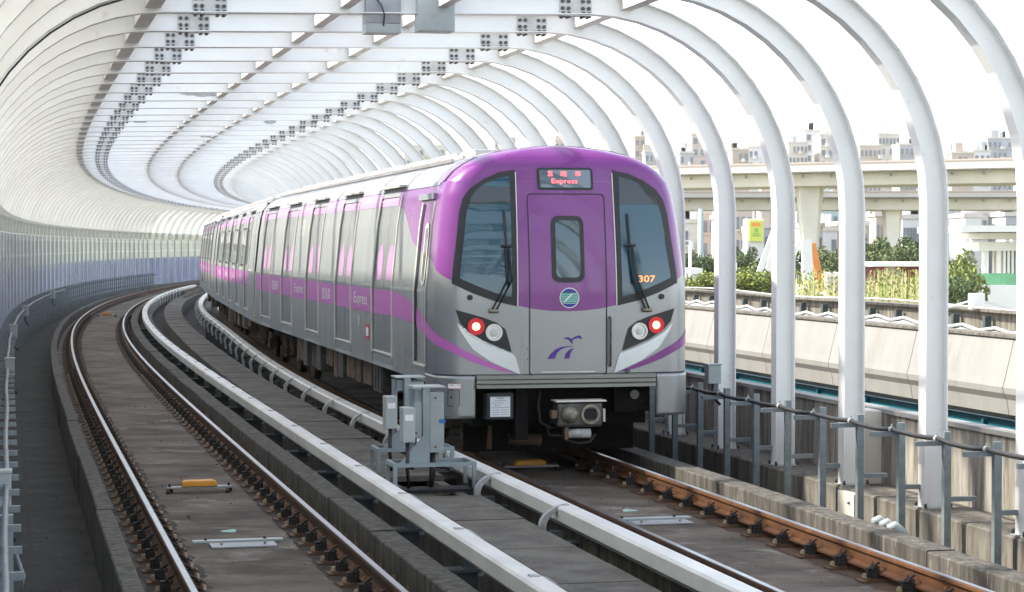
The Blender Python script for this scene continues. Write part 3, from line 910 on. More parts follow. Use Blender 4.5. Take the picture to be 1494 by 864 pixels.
def slab_plates(s, n, who):
    r = empty('cover_plate', *place(s, n, -0.215)); tag(r, 'long grey metal strip bolted across the slab of ' + who, 'metal plate')
    mb = MB(); mb.box(-0.42, 0.42, -0.05, 0.05, 0.0, 0.02); mb.build('strip', 'box_grey', r)
    for x in (-0.3, 0.25):
        mb = MB(); mb.tube([(x, 0, 0.02), (x, 0, 0.04)], 0.014, 6); mb.build('bolt', 'fastener_iron', r)
    r = empty('cover_plate', *place(s - 0.28, n + 0.02, -0.215)); tag(r, 'shorter dark metal plate just before the long strip in ' + who, 'metal plate')
    mb = MB(); mb.box(-0.3, 0.3, -0.14, 0.14, 0.0, 0.012); mb.build('plate', 'plate_grey', r)
    for x in (-0.2, 0.2):
        mb = MB(); mb.tube([(x, 0, 0.012), (x, 0, 0.04)], 0.012, 6); mb.build('bolt', 'bolt_brass', r)
    mb = MB(); c = pt(s + 0.75, n - 0.0, -0.2155)
    mb.v = []; ring = []
    for k in range(14):
        t = 2 * math.pi * k / 14; rr = 1 + 0.2 * math.sin(3 * t + n)
        ring.append((c.x + 0.075 * rr * math.cos(t), c.y + 0.11 * rr * math.sin(t), -0.2155))
    mb.poly(ring); o = mb.build('survey_mark', 'paint_green'); tag(o, 'small green and white paint mark on the slab of ' + who, 'paint mark')
slab_plates(20.55, -2.1, 'the empty left track')
slab_plates(21.15, 2.12, 'the right track before the train')

o = MB().tube([pt(8 + k * .8, 0.50 + .03 * math.sin(k * 1.3), -0.46) for k in range(60)], 0.03, 6).build('cable', 'cable_black'); tag(o, 'black cable lying in the gutter beside the walkway under the right cover', 'cable')
o = MB().tube([pt(8 + k * .8, -0.45 + .03 * math.sin(k * 1.1), -0.46) for k in range(60)], 0.03, 6).build('cable', 'cable_black'); tag(o, 'black cable lying in the gutter under the left conductor rail cover', 'cable')
rnd = random.Random(11); mb = MB()
for k in range(900):
    s = rnd.uniform(12, 45); n = rnd.choice((rnd.uniform(-3.15, -1.15), rnd.uniform(1.15, 3.1), rnd.uniform(-4.4, -3.4), rnd.uniform(3.42, 4.5)))
    zb = -0.2185 if abs(abs(n) - 2.1) < 1.06 else -0.499
    c = pt(s, n, zb); q = rnd.uniform(.006, .02)
    b = mb.add([c + Vector((rnd.uniform(-q, q), rnd.uniform(-q, q), 0)) for _ in range(3)] + [c + Vector((0, 0, q))])
    mi = rnd.choice((0, 1, 1))
    for f_ in ((0, 1, 3), (1, 2, 3), (2, 0, 3), (0, 2, 1)): mb.face([b + i for i in f_], mi)
o = mb.build('grit', ['kerb_concrete', 'fastener_plate']); tag(o, 'small grit and rust flakes scattered over the slabs', 'grit', kind='stuff')

# ------------------------------------------------------------------ signal cabinets on steel frames between the tracks
def cabinet_frame(s, n, label, tape):
    r = empty('equipment_stand', *place(s, n, 0.085)); tag(r, label, 'equipment stand')
    mb = MB()
    W, Dp, Hh = 0.82, 0.42, 0.26
    for x in (-W / 2, W / 2):
        for y in (-Dp / 2, Dp / 2):
            mb.box(x - 0.02, x + 0.02, y - 0.02, y + 0.02, 0, Hh - 0.041)
    for y in (-Dp / 2, Dp / 2): mb.box(-W / 2 - 0.02, W / 2 + 0.02, y - 0.02, y + 0.02, Hh - 0.04, Hh)
    for x in (-W / 2, W / 2): mb.box(x - 0.02, x + 0.02, -Dp / 2 + 0.021, Dp / 2 - 0.021, Hh - 0.04, Hh)
    mb.build('frame', 'steel_blue', r)
    # upright channel with gussets
    mb = MB()
    SH = -0.09
    mb.box(-0.03, 0.04, -0.20, -0.12, Hh + 0.002, 1.02)
    mb.poly([(-0.03, -0.20, Hh), (-0.27, -0.20, Hh), (-0.03, -0.20, Hh + 0.27)]); mb.poly([(-0.03, -0.185, Hh), (-0.27, -0.185, Hh), (-0.03, -0.185, Hh + 0.27)])
    mb.poly([(-0.27, -0.20, Hh), (-0.27, -0.185, Hh), (-0.03, -0.185, Hh + 0.27), (-0.03, -0.20, Hh + 0.27)])
    mb.box(-0.12, -0.10, -0.14, 0.10, Hh + 0.1, 1.0); mb.box(-0.12, -0.03, -0.14, -0.12, 0.88, 1.0)
    mb.v = [(a_ + SH, b_, c_) for a_, b_, c_ in mb.v]; mb.build('upright', 'steel_blue', r)
    mb = MB(); mb.box(0.042, 0.185, -0.19, 0.10, 0.36, 0.98)
    mb.v = [(a_ + SH, b_, c_) for a_, b_, c_ in mb.v]; bevel(mb.build('large_cabinet', 'cabinet_grey', r), 0.006)
    mb = MB(); mb.box(-0.125, 0.20, -0.21, 0.12, 1.022, 1.036); mb.v = [(a_ + SH, b_, c_) for a_, b_, c_ in mb.v]; mb.build('rain_cover', 'box_grey', r)
    mb = MB(); mb.box(0.186, 0.192, -0.18, 0.09, 0.38, 0.96); mb.v = [(a_ + SH, b_, c_) for a_, b_, c_ in mb.v]; mb.build('cabinet_door', 'cabinet_grey', r)
    mb = MB(); mb.box(-0.255, -0.13, -0.30, -0.10, 0.48, 0.83); mb.v = [(a_ + SH, b_, c_) for a_, b_, c_ in mb.v]; bevel(mb.build('small_cabinet', 'box_grey', r), 0.006)
    mb = MB(); mb.tube([(-0.19, -0.2, 0.48), (-0.19, -0.19, 0.2), (-0.16, -0.1, 0.0)], 0.022, 8); mb.v = [(a_ + SH, b_, c_) for a_, b_, c_ in mb.v]; mb.build('cable', 'cable_black', r)
    mb = MB(); mb.tube([(0.10, -0.05, 0.36), (0.10, -0.04, 0.1), (0.08, 0, 0.0)], 0.035, 8); mb.v = [(a_ + SH, b_, c_) for a_, b_, c_ in mb.v]; mb.build('cable', 'cable_black', r)
    mb = MB()
    for zz in (0.42, 0.92): mb.tube([(0.10, -0.192, zz), (0.10, -0.20, zz)], 0.012, 8)
    mb.v = [(a_ + SH, b_, c_) for a_, b_, c_ in mb.v]; mb.build('lock', 'bolt_dark', r)
    mb = MB(); mb.box(-0.235, -0.15, -0.304, -0.301, 0.70, 0.76); mb.v = [(a_ + SH, b_, c_) for a_, b_, c_ in mb.v]; mb.build('label_plate', 'white_paint', r)
    if tape:
        mb = MB(); mb.box(0.14, 0.20, -0.197, -0.191, 0.66, 0.70); mb.v = [(a_ + SH, b_, c_) for a_, b_, c_ in mb.v]; mb.build('blue_tape', 'tape_blue', r)
    mb = MB(); mb.box(-0.30, 0.40, -0.16, 0.16, -0.06, -0.02); mb.build('slab_opening', 'dark_gap', r)
cabinet_frame(22.0, 0.03, 'nearer of two steel stands with grey signal cabinets, marked with blue tape', True)
cabinet_frame(23.6, 0.14, 'farther of two steel stands with grey signal cabinets beside the train', False)

# ------------------------------------------------------------------ boxes hanging under the roof
r = empty('hanging_box', (-1.47, 23.6, 4.93)); r.rotation_euler = (0, 0, 0.23)
tag(r, 'two-tone grey box with a black wire hanging from the roof, left of the two', 'ceiling box')
mb = MB(); mb.box(-0.2, 0.2, -0.12, 0.12, 0.11, 0.75); bevel(mb.build('upper_case', 'plate_grey', r), 0.006)
mb = MB(); mb.box(-0.2, 0.2, -0.13, 0.13, 0.0, 0.108); bevel(mb.build('lower_case', 'box_grey', r), 0.006)
mb = MB(); mb.tube([(-0.09, -0.14, 0.4), (-0.02, -0.15, 0.3), (0.01, -0.15, 0.2), (0.0, -0.14, 0.08)], 0.008, 6); mb.build('wire', 'cable_black', r)
r = empty('hanging_box', (-0.87, 23.6, 4.95)); r.rotation_euler = (0, 0, 0.23)
tag(r, 'plain pale metal box hanging from the roof, right of the two', 'ceiling box')
mb = MB(); mb.box(-0.205, 0.205, -0.14, 0.14, 0.0, 0.75); bevel(mb.build('case', 'box_grey', r), 0.01)
# thin cable clipped along a left rib
sr = RIB0 - SP_RIB
pts = [pt(sr - 0.1, a, b) for a, b in offset_poly(RP[2:15], -0.03)]
o = MB().tube(pts, 0.012, 6).build('cable', 'cable_black'); tag(o, 'thin black cable clipped along the curve of a rib at the top left', 'cable')

# ------------------------------------------------------------------ the train
# car space: x = lateral (right positive), y = distance back from the nose plane, z = height above rail
def prof_w(z):
    tab = [(0.0, 1.52), (2.0, 1.52), (2.81, 1.44), (3.14, 1.385), (3.30, 1.33), (3.42, 1.23), (3.50, 1.12), (3.594, 0.95), (3.667, 0.67), (3.71, 0.36), (3.73, 0.0)]
    for (a, wa), (b, wb) in zip(tab, tab[1:]):
        if z <= b: return wa + (wb - wa) * (z - a) / (b - a)
    return 0.0
def front_a(b, z):
    a = -0.03 + 0.08 * (abs(b) / 1.5) ** 2
    if z > 2.0: a += 0.11 * (z - 2.0) ** 1.5
    if z > 3.45:
        q = min(1.0, (z - 3.45) / 0.28)
        a += 0.32 * (1 - math.sqrt(max(0, 1 - q * q)))
    return a
def S_raw(u, z):
    sg = -1 if u < 0 else 1
    au = abs(u); w = prof_w(z); r = min(0.30, w * 0.8); fl = w - r
    if au <= fl: return Vector((sg * au, front_a(au, z), z))
    q = r * math.pi / 2
    if au <= fl + q:
        t = (au - fl) / r
        return Vector((sg * (fl + r * math.sin(t)), front_a(fl, z) + r * (1 - math.cos(t)), z))
    return Vector((sg * w, front_a(fl, z) + r + (au - fl - q), z))
def S(u, z, off=0.0):
    p = S_raw(u, z)
    if not off: return p
    e = 0.004
    du = S_raw(u + e, z) - S_raw(u - e, z); dz = S_raw(u, z + e) - S_raw(u, z - e)
    n = du.cross(dz).normalized()
    if n.y > 0 and abs(n.y) > 0.3: n = -n
    elif abs(n.y) <= 0.3 and n.x * u < 0: n = -n
    return p + n * off
def u_of_a(a, z=1.8):                          # u on the side wall for a given distance back
    w = prof_w(z); return w - 0.3 + 0.3 * math.pi / 2 + (a - front_a(w - 0.3, z) - 0.3)
def patch(poly, off, fn=S, grid=0.06, both=False):
    bm = bmesh.new()
    vs = [bm.verts.new((x, y, 0)) for x, y in poly]
    bm.faces.new(vs)
    bmesh.ops.triangulate(bm, faces=bm.faces[:])
    x0, x1 = min(p[0] for p in poly), max(p[0] for p in poly)
    y0, y1 = min(p[1] for p in poly), max(p[1] for p in poly)
    for ax, lo, hi in ((0, x0, x1), (1, y0, y1)):
        k = math.floor(lo / grid) + 1
        while k * grid < hi:
            co = (k * grid, 0, 0) if ax == 0 else (0, k * grid, 0)
            no = (1, 0, 0) if ax == 0 else (0, 1, 0)
            bmesh.ops.bisect_plane(bm, geom=bm.verts[:] + bm.edges[:] + bm.faces[:], dist=1e-5, plane_co=co, plane_no=no)
            k += 1
    mb = MB()
    bm.verts.ensure_lookup_table()
    for i, v in enumerate(bm.verts): v.index = i
    mb.add([fn(v.co.x, v.co.y, off) for v in bm.verts])
    for f in bm.faces: mb.face([v.index for v in f.verts], 0, True)
    bm.free()
    return mb
def rrect(x0, x1, y0, y1, r, n=5):
    pts = []
    for cx_, cy_, a0 in ((x1 - r, y1 - r, 0), (x0 + r, y1 - r, 90), (x0 + r, y0 + r, 180), (x1 - r, y0 + r, 270)):
        for k in range(n + 1):
            t = R(a0 + 90 * k / n)
            pts.append((cx_ + r * math.cos(t), cy_ + r * math.sin(t)))
    return pts
def ring_patch(outer, inner, off, fn=S):       # frame between two outlines with equal point counts
    mb = MB()
    a = mb.add([fn(x, y, off) for x, y in outer]); b = mb.add([fn(x, y, off) for x, y in inner])
    n = len(outer)
    for k in range(n):
        mb.face((a + k, a + (k + 1) % n, b + (k + 1) % n, b + k), 0, True)
    return mb
def resample(poly, n, seg_off=0.0):
    P = [Vector(p) for p in poly]; P.append(P[0])
    L = [0]
    for a, b in zip(P, P[1:]): L.append(L[-1] + (b - a).length)
    out = []
    for k in range(n):
        d = L[-1] * k / n
        for i in range(len(P) - 1):
            if d <= L[i + 1]:
                out.append(tuple(P[i].lerp(P[i + 1], (d - L[i]) / max(1e-9, L[i + 1] - L[i])))); break
    return out
def smooth_poly(poly, it=2, keep=()):
    for _ in range(it):
        out = []
        n = len(poly)
        for i in range(n):
            a, b = poly[i], poly[(i + 1) % n]
            out.append((a[0] * .75 + b[0] * .25, a[1] * .75 + b[1] * .25))
            out.append((a[0] * .25 + b[0] * .75, a[1] * .25 + b[1] * .75))
        poly = out
    return poly
def text_mesh(body, name, matn, parent, x0, x1, z0, z1, off, fn, flip=False, thick=0.0, mirror=False):
    c = bpy.data.curves.new('t', 'FONT'); c.body = body
    o = bpy.data.objects.new('t', c); COL.objects.link(o)
    bpy.context.view_layer.update()
    me = bpy.data.meshes.new_from_object(o.evaluated_get(bpy.context.evaluated_depsgraph_get()))
    xs = [v.co.x for v in me.vertices]; ys = [v.co.y for v in me.vertices]
    ax, bx, ay, by = min(xs), max(xs), min(ys), max(ys)
    if thick:
        pass
    for v in me.vertices:
        tx = (v.co.x - ax) / (bx - ax); ty = (v.co.y - ay) / (by - ay)
        v.co = fn(x0 + (x1 - x0) * tx, z0 + (z1 - z0) * ty, off)
    me.materials.clear(); me.materials.append(MAT[matn])
    bpy.data.objects.remove(o)
    t = bpy.data.objects.new(name, me); COL.objects.link(t); t.parent = parent
    return t

def car_frame(s0, s1, c0, c1):
    a, b = pt(s0, c0), pt(s1, c1)
    d = (b - a).normalized()
    return a, math.atan2(-d.x, d.y)

DOORS = [(3.14 + 3.60 * k, 3.14 + 3.60 * k + 1.66) for k in range(5)]
def side_fn(sg, inset=0.0):
    return lambda a, z, off=0.0: Vector((sg * (prof_w(z) - inset + off), a, z))

def make_body(root, a_start, a_end, doors, luggage):
    """side walls, doors, roof of one car; right side plain"""
    zs = [0.94, 1.14, 1.6, 2.0, 2.06, 2.4, 2.81, 3.14, 3.30]
    mb = MB()
    segs = []
    a = a_start
    for d0, d1 in doors:
        segs.append((a, d0)); a = d1
    segs.append((a, a_end))
    for sg in (-1, 1):
        mb = MB()
        for a0, a1 in segs:
            rows = [mb.add([(sg * prof_w(z), aa, z) for z in zs]) for aa in (a0, a1)]
            for j in range(len(zs) - 1): mb.face((rows[0] + j, rows[1] + j, rows[1] + j + 1, rows[0] + j + 1), 0)
        for d0, d1 in doors:
            for z0, z1 in ((3.19, 3.30),):
                mb.poly([(sg * prof_w(z0), d0, z0), (sg * prof_w(z0), d1, z0), (sg * prof_w(z1), d1, z1), (sg * prof_w(z1), d0, z1)])
                mb.poly([(sg * prof_w(z0), d0, z0), (sg * prof_w(z0), d1, z0), (sg * (prof_w(z0) - .035), d1, z0), (sg * (prof_w(z0) - .035), d0, z0)])
            mb.poly([(sg * 1.52, d0, 0.94), (sg * 1.52, d1, 0.94), (sg * 1.49, d1, 1.13), (sg * 1.49, d0, 1.13)])
            for dd in (d0, d1):                # reveals
                for j in range(len(zs) - 2):
                    z0, z1 = zs[j], zs[j + 1]
                    mb.poly([(sg * prof_w(z0), dd, z0), (sg * (prof_w(z0) - .035), dd, z0), (sg * (prof_w(z1) - .035), dd, z1), (sg * prof_w(z1), dd, z1)])
        mb.build('side_wall', 'train_side', root)
    mb = MB()                                   # end wall and floor
    for aa in ((a_end,) if a_start < 1 else (a_start, a_end)):
        mb.poly([(x, aa, z) for x, z in [(-1.51, 0.95)] + [(-prof_w(z) + .01, z) for z in (2.0, 2.81, 3.3, 3.5, 3.667, 3.72)] + [(prof_w(z) - .01, z) for z in (3.72, 3.667, 3.5, 3.3, 2.81, 2.0)] + [(1.51, 0.95)]])
    mb.poly([(-1.46, a_start, 0.95), (1.46, a_start, 0.95), (1.46, a_end, 0.95), (-1.46, a_end, 0.95)])
    mb.build('end_wall', 'train_door', root)
    # roof
    mb = MB()
    rz = [3.30, 3.36, 3.42, 3.50, 3.594, 3.667, 3.71, 3.73]
    line = [(-prof_w(z), z) for z in rz] + [(prof_w(z), z) for z in reversed(rz[:-1])]
    rows = [mb.add([(x, aa, z) for x, z in line]) for aa in (a_start, a_end)]
    for j in range(len(line) - 1): mb.face((rows[0] + j, rows[1] + j, rows[1] + j + 1, rows[0] + j + 1), 0, True)
    mb.build('roof', 'train_roof', root)
    for sg in (-1, 1):
        mb = MB()
        for (n_, z_) in ((1.0, 3.60), (0.86, 3.645), (0.7, 3.69)):
            mb = MB(); mb.box(min(sg * n_, sg * (n_ + .03)), max(sg * n_, sg * (n_ + .03)), a_start + 0.9, a_end - 0.3, z_ - 0.03, z_ + 0.015)
            mb.build('roof_rib', 'purlin_white', root)
    mb = MB()
    L = a_end - a_start
    mb.box(-0.62, 0.62, a_start + 1.6, a_end - 0.6, 3.62, 3.765)
    bevel(mb.build('roof_fairing', 'train_roof', root), 0.03)
    # grey gutter strip and waist crease
    for sg in (-1, 1):
        f = side_fn(sg)
        mb = MB()
        pts0 = [(a_start, 3.262), (a_end, 3.262), (a_end, 3.31), (a_start, 3.31)]
        b = mb.add([f(x, z, 0.012) for x, z in pts0]); mb.face(range(b, b + 4))
        mb.poly([f(a_start, 3.262, 0.0), f(a_end, 3.262, 0.0), f(a_end, 3.262, 0.012), f(a_start, 3.262, 0.012)])
        mb.build('gutter', 'cabinet_grey', root)
    # colour bands, left and right
    for sg in (-1, 1):
        mb = MB()
        f = side_fn(sg)
        def strip(x0, x1, z0, z1, ins):
            zz = [z for z in (z0, 2.0, 2.81, 3.14, z1) if z0 <= z <= z1]
            for za, zb in zip(zz, zz[1:]):
                if zb - za > 1e-6: mb.poly([f(x0, za, .004 - ins), f(x1, za, .004 - ins), f(x1, zb, .004 - ins), f(x0, zb, .004 - ins)])
        for a0, a1 in segs[(1 if a_start < 1 else 0):]:
            mb = MB(); strip(a0, a1, 1.635, 1.965, 0); mb.build('colour_band', 'train_band', root)
            mb = MB(); strip(a0, a1, 3.075, 3.26, 0); mb.build('upper_band', 'train_band_sunlit', root)
        for a0, a1 in segs:
            mb = MB()
            b = mb.add([f(a0, 2.0, .0035), f(a1, 2.0, .0035), f(a1, 2.035, .0035), f(a0, 2.035, .0035)]); mb.face(range(b, b + 4))
            mb.build('waist_line', 'bracket_grey', root)
    # doors
    for sg in (-1, 1):
        for d0, d1 in doors:
            if sg > 0 and not luggage: continue
            mid = (d0 + d1) / 2
            door = empty('sliding_door', (sg * 1.46, mid, 1.14)); door.parent = root
            inv = Matrix.Translation((-sg * 1.46, -mid, -1.14))
            for l0, l1 in ((d0 + .01, mid - .006), (mid + .006, d1 - .01)):
                f = side_fn(sg, 0.02)
                mb = MB()
                zz = [1.14, 1.6, 2.0, 2.81, 3.14, 3.19]
                rows = [mb.add([f(aa, z) for z in zz]) for aa in (l0, l1)]
                for j in range(len(zz) - 1): mb.face((rows[0] + j, rows[1] + j, rows[1] + j + 1, rows[0] + j + 1))
                def q(x0, x1, z0, z1, off, m):
                    zs2 = [z0] + [z for z in (2.0, 2.81, 3.14) if z0 < z < z1] + [z1]
                    for za, zb in zip(zs2, zs2[1:]): mb.poly([f(x0, za, off), f(x1, za, off), f(x1, zb, off), f(x0, zb, off)], m)
                q(l0, l1, 1.635, 1.965, .004, 1)
                q(l0, l1, 3.075, 3.19, .004, 2)
                o = mb.build('door_leaf', ['train_door', 'train_band', 'train_band_sunlit'], door); o.matrix_parent_inverse = inv
                if luggage:
                    x0, x1 = l0 + 0.20, l1 - 0.14
                    pm = patch([(x0, 2.09), (x1, 2.09), (x1, 2.42), (x1 - .1, 2.46), (x1 - .2, 2.56), (x0 + .1, 2.56), (x0, 2.42)], 0.004, fn=f, grid=0.4)
                    o = pm.build('door_marking', 'door_mark_paint', door); o.matrix_parent_inverse = inv
                else:
                    pm = patch(rrect(l0 + .18, l1 - .18, 2.12, 2.92, 0.08), 0.006, fn=f, grid=0.4)
                    o = pm.build('door_window', 'window_glass', door); o.matrix_parent_inverse = inv
            for dd, w_ in ((d0, 0.035), (d1, 0.028)):
                mb = MB()
                f = side_fn(sg)
                zz = [1.10, 2.0, 2.81, 3.14, 3.2]
                for za, zb in zip(zz, zz[1:]):
                    pa = [f(dd - w_ / 2, za, 0.001), f(dd + w_ / 2, za, 0.001), f(dd + w_ / 2, za, .018), f(dd - w_ / 2, za, .018)]
                    pb = [f(dd - w_ / 2, zb, 0.001), f(dd + w_ / 2, zb, 0.001), f(dd + w_ / 2, zb, .018), f(dd - w_ / 2, zb, .018)]
                    b0 = mb.add(pa); b1 = mb.add(pb)
                    for j in range(4): mb.face((b0 + j, b0 + (j + 1) % 4, b1 + (j + 1) % 4, b1 + j))
                o = mb.build('door_frame', 'jamb', door); o.matrix_parent_inverse = inv
            mb = MB()
            x0, x1 = sorted((sg * 1.40, sg * 1.525))
            mb.box(x0, x1, d0 + .02, d1 - .02, 1.118, 1.14)
            o = mb.build('sill', 'jamb', door); o.matrix_parent_inverse = inv
            mb = MB()
            x0, x1 = sorted((sg * 1.33, sg * 1.41))
            mb.box(x0, x1, d0 - .05, d1 + .05, 3.305, 3.335)
            o = mb.build('rain_gutter', 'train_roof', door); o.matrix_parent_inverse = inv
            mb = MB()
            x0, x1 = sorted((sg * 1.44, sg * 1.517))
            mb.box(x0, x1, d0 + .06, d1 - .06, 1.0, 1.10)
            o = mb.build('step_box', 'train_side', door); o.matrix_parent_inverse = inv
    # car windows between the doors on passenger cars
    if not luggage:
        for a0, a1 in segs[1:-1]:
            f = side_fn(-1)
            w = a1 - a0
            for x0, x1 in ((a0 + .22, a0 + w / 2 - .05), (a0 + w / 2 + .05, a1 - .22)):
                fr = patch(rrect(x0 - .04, x1 + .04, 2.08, 2.96, .08), 0.005, fn=f, grid=0.5).build('side_window', 'rubber', root)
                g = patch(rrect(x0, x1, 2.12, 2.92, .06), 0.009, fn=f, grid=0.5).build('pane', 'window_glass', root)
                g.parent = fr
    # underframe
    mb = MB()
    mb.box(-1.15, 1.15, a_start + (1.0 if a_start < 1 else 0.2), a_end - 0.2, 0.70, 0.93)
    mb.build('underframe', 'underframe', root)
    rnd = random.Random(int(a_end * 10))
    for x in (-1, 1):
        a = 5.1
        while a < a_end - 5.0:
            L = rnd.choice((0.5, 0.8, 1.1)); h = rnd.uniform(0.30, 0.50)
            mb = MB(); x0, x1 = sorted((x * 0.75, x * rnd.uniform(1.28, 1.40)))
            mb.box(x0, x1, a, a + L, 0.93 - h, 0.925)
            for k in range(3 if rnd.random() < .35 else 0): mb.box(min(x1, x0 + (0 if x < 0 else 9)) - 0.0 if x > 0 else x0 - 0.012, (x1 + 0.012) if x > 0 else x0 - .001, a + 0.06 + k * L / 3.2, a + 0.12 + k * L / 3.2, 0.96 - h, 0.90) if x < 0 else None
            o = mb.build('equipment_box', rnd.choice(('under_brown', 'under_brown', 'under_brown', 'coupler_iron')), root)
            bevel(o, 0.012)
            a += L + rnd.choice((0.12, 0.25, 0.4))
    for ac in (2.9, a_end - 2.6):
        bg = empty('bogie', (0, ac, 0.42)); bg.parent = root
        mb = MB()
        for x in (-1.0, 1.0):
            mb.box(x - .07, x + .07, -1.35, 1.35, 0.10, 0.24)
            mb.box(x - .09, x + .09, -0.35, 0.35, 0.24, 0.46)
            for y in (-1.05, 1.05): mb.box(x - .10, x + .10, y - .14, y + .14, -0.12, 0.12)
        mb.box(-0.95, 0.95, -0.2, 0.2, 0.10, 0.30)
        bevel(mb.build('bogie_frame', 'wheel_iron', bg), 0.02)
        for y in (-1.05, 1.05):
            mb = MB()
            mb.tube([(-0.9, y, 0), (0.9, y, 0)], 0.07, 10)
            for x in (-RG, RG):
                mb.tube([(x - .065, y, 0), (x + .065, y, 0)], 0.42, 28)
                mb.tube([(x + (.02 if x < 0 else -.02) + (.045 if x < 0 else -.045) - .01, y, 0), (x + (.02 if x < 0 else -.02) + (.045 if x < 0 else -.045) + .01, y, 0)], 0.445, 28)
            mb.build('wheelset', 'wheel_iron', bg)
        for x in (-1.12, 1.12):
            for y in (-0.6, 0.6):
                mb = MB()
                mb.tube([(x, y, -0.02), (x, y, 0.34)], 0.055, 10)
                for k in range(5): mb.tube([(x, y, 0.02 + k * .065), (x, y, 0.045 + k * .065)], 0.085, 10)
                mb.build('coil_spring', 'under_brown', bg)

def make_lead_car():
    loc, rz = car_frame(24.4, 44.3, 2.12, 2.30)
    root = empty('train_car', loc, rz)
    tag(root, 'leading train car with purple nose, silver sides and lit red tail lamps', 'train car', 'coupled cars of the purple train')
    aj = 0.78
    # nose shell
    zs = [1.06, 1.3, 1.6, 1.85, 2.0, 2.2, 2.5, 2.81, 2.98, 3.14, 3.22, 3.30, 3.36, 3.42, 3.45, 3.50, 3.55, 3.594, 3.63, 3.667, 3.69, 3.71, 3.722, 3.729]
    mb = MB()
    rows = []
    NF, NC = 16, 7
    for z in zs:
        w = prof_w(z); r = min(.30, w * .8); fl = w - r; q = r * math.pi / 2
        af = front_a(fl, z) + r
        us = [fl + q + max(0.0, aj - af)] + [fl + q * (NC - k) / NC for k in range(0, NC)]
        us = us + [fl * (1 - 2 * k / NF) for k in range(NF + 1)]
        left = [-u for u in [fl + q * k / NC for k in range(1, NC + 1)]] + [-(fl + q + max(0.0, aj - af))]
        row = [S_raw(u, z) for u in us + left]
        for p in row: p.y = min(p.y, aj)
        rows.append(mb.add(row))
    n = len(us) + len(left)
    for i in range(len(zs) - 1):
        for j in range(n - 1):
            mb.face((rows[i] + j, rows[i] + j + 1, rows[i + 1] + j + 1, rows[i + 1] + j), 1 if zs[i] >= 3.29 else 0, True)
    # roof closing strip behind the rounded top
    for i in range(len(zs) - 1):
        pass
    tz = [z for z in zs if z >= 3.45]
    line = [(-prof_w(z), z) for z in tz] + [(prof_w(z), z) for z in reversed(tz)]
    b0 = mb.add([S_raw(0, 3.729)])
    o = mb.build('nose_shell', ['train_silver', 'train_purple'], root)
    # purple mask on front and cab sides
    def ua(a): return -u_of_a(a)
    half = [(-(u_of_a(3.14)), 3.262), (-(u_of_a(0.79)), 3.262), (-(u_of_a(0.77)), 3.298), (ua(3.14), 3.07), (ua(2.72), 3.02), (ua(2.4), 2.90), (ua(2.12), 2.74), (ua(1.85), 2.60), (ua(1.46), 2.51), (ua(0.9), 2.45), (ua(0.6), 2.40), (-1.75, 2.34), (-1.60, 2.27), (-1.45, 2.195),
            (-1.31, 2.13), (-0.95, 1.985), (-0.57, 1.855), (-0.40, 1.82), (-0.2, 1.797), (0, 1.79)]
    poly = half[3:] + [(-x, z) for x, z in reversed(half[3:-1])] + [(-half[k][0], half[k][1]) for k in (0, 1, 2)] + [half[2], half[1], half[0]]
    # extend upward: the front top edge reaches the purple shell
    patch(poly, 0.0035, grid=0.03).build('purple_mask', 'train_purple', root)
    # side walls of the cab between nose shell and first door are part of the body
    make_body(root, aj, 20.2, DOORS, True)
    # windscreens
    WO = [(0.585, 3.43), (0.775, 3.395), (0.96, 3.315), (1.12, 3.205), (1.205, 3.09), (1.25, 2.93), (1.29, 2.62), (1.335, 2.30), (1.355, 2.115), (1.10, 1.998), (0.85, 1.908), (0.60, 1.852), (0.588, 2.4), (0.583, 3.0)]
    WI = [(0.655, 3.355), (0.80, 3.325), (0.93, 3.270), (1.05, 3.185), (1.12, 3.07), (1.165, 2.92), (1.205, 2.62), (1.245, 2.30), (1.262, 2.175), (1.06, 2.085), (0.86, 2.010), (0.66, 1.950), (0.652, 2.4), (0.652, 3.0)]
    for sg in (-1, 1):
        w_ = patch([(sg * x, z) for x, z in WO], 0.008, grid=0.08).build('windscreen_frame', 'rubber', root)
        g = patch([(sg * x, z) for x, z in WI], 0.012, grid=0.08).build('windscreen', 'windscreen_glass', root)
        g.parent = w_
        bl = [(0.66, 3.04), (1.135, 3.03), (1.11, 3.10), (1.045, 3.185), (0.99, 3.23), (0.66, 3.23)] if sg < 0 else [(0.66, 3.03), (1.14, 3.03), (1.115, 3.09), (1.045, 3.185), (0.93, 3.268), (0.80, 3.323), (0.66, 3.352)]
        g = patch([(sg * x, z) for x, z in bl], 0.0145, grid=0.08).build('painted_reflection', 'reflection_dark', root); g.parent = w_  # dark band painted over the glass as a reflection of the ribs
        # bright inner trim
        t = patch([(sg * 0.572, 3.40), (sg * 0.583, 3.40), (sg * 0.597, 1.86), (sg * 0.586, 1.86)], 0.011, grid=0.2).build('trim', 'jamb', root); t.parent = w_
    # centre door: outline groove, window
    dens = lambda P_, k=12: [(a_[0] + (b_[0] - a_[0]) * j / k, a_[1] + (b_[1] - a_[1]) * j / k) for a_, b_ in zip(P_, P_[1:] + P_[:1]) for j in range(k)]
    do = dens(rrect(-0.455, 0.475, 1.04, 3.155, 0.05)); di = dens(rrect(-0.443, 0.463, 1.052, 3.143, 0.045))
    dr = ring_patch(do, di, 0.009).build('centre_door_seal', 'rubber', root)
    wo, wi = rrect(-0.185, 0.205, 2.125, 2.895, 0.09), rrect(-0.135, 0.155, 2.18, 2.84, 0.06)
    f_ = patch(wo, 0.012, grid=0.1).build('door_window_frame', 'rubber', root)
    g = patch(wi, 0.016, grid=0.1).build('pane', 'door_glass', root); g.parent = f_
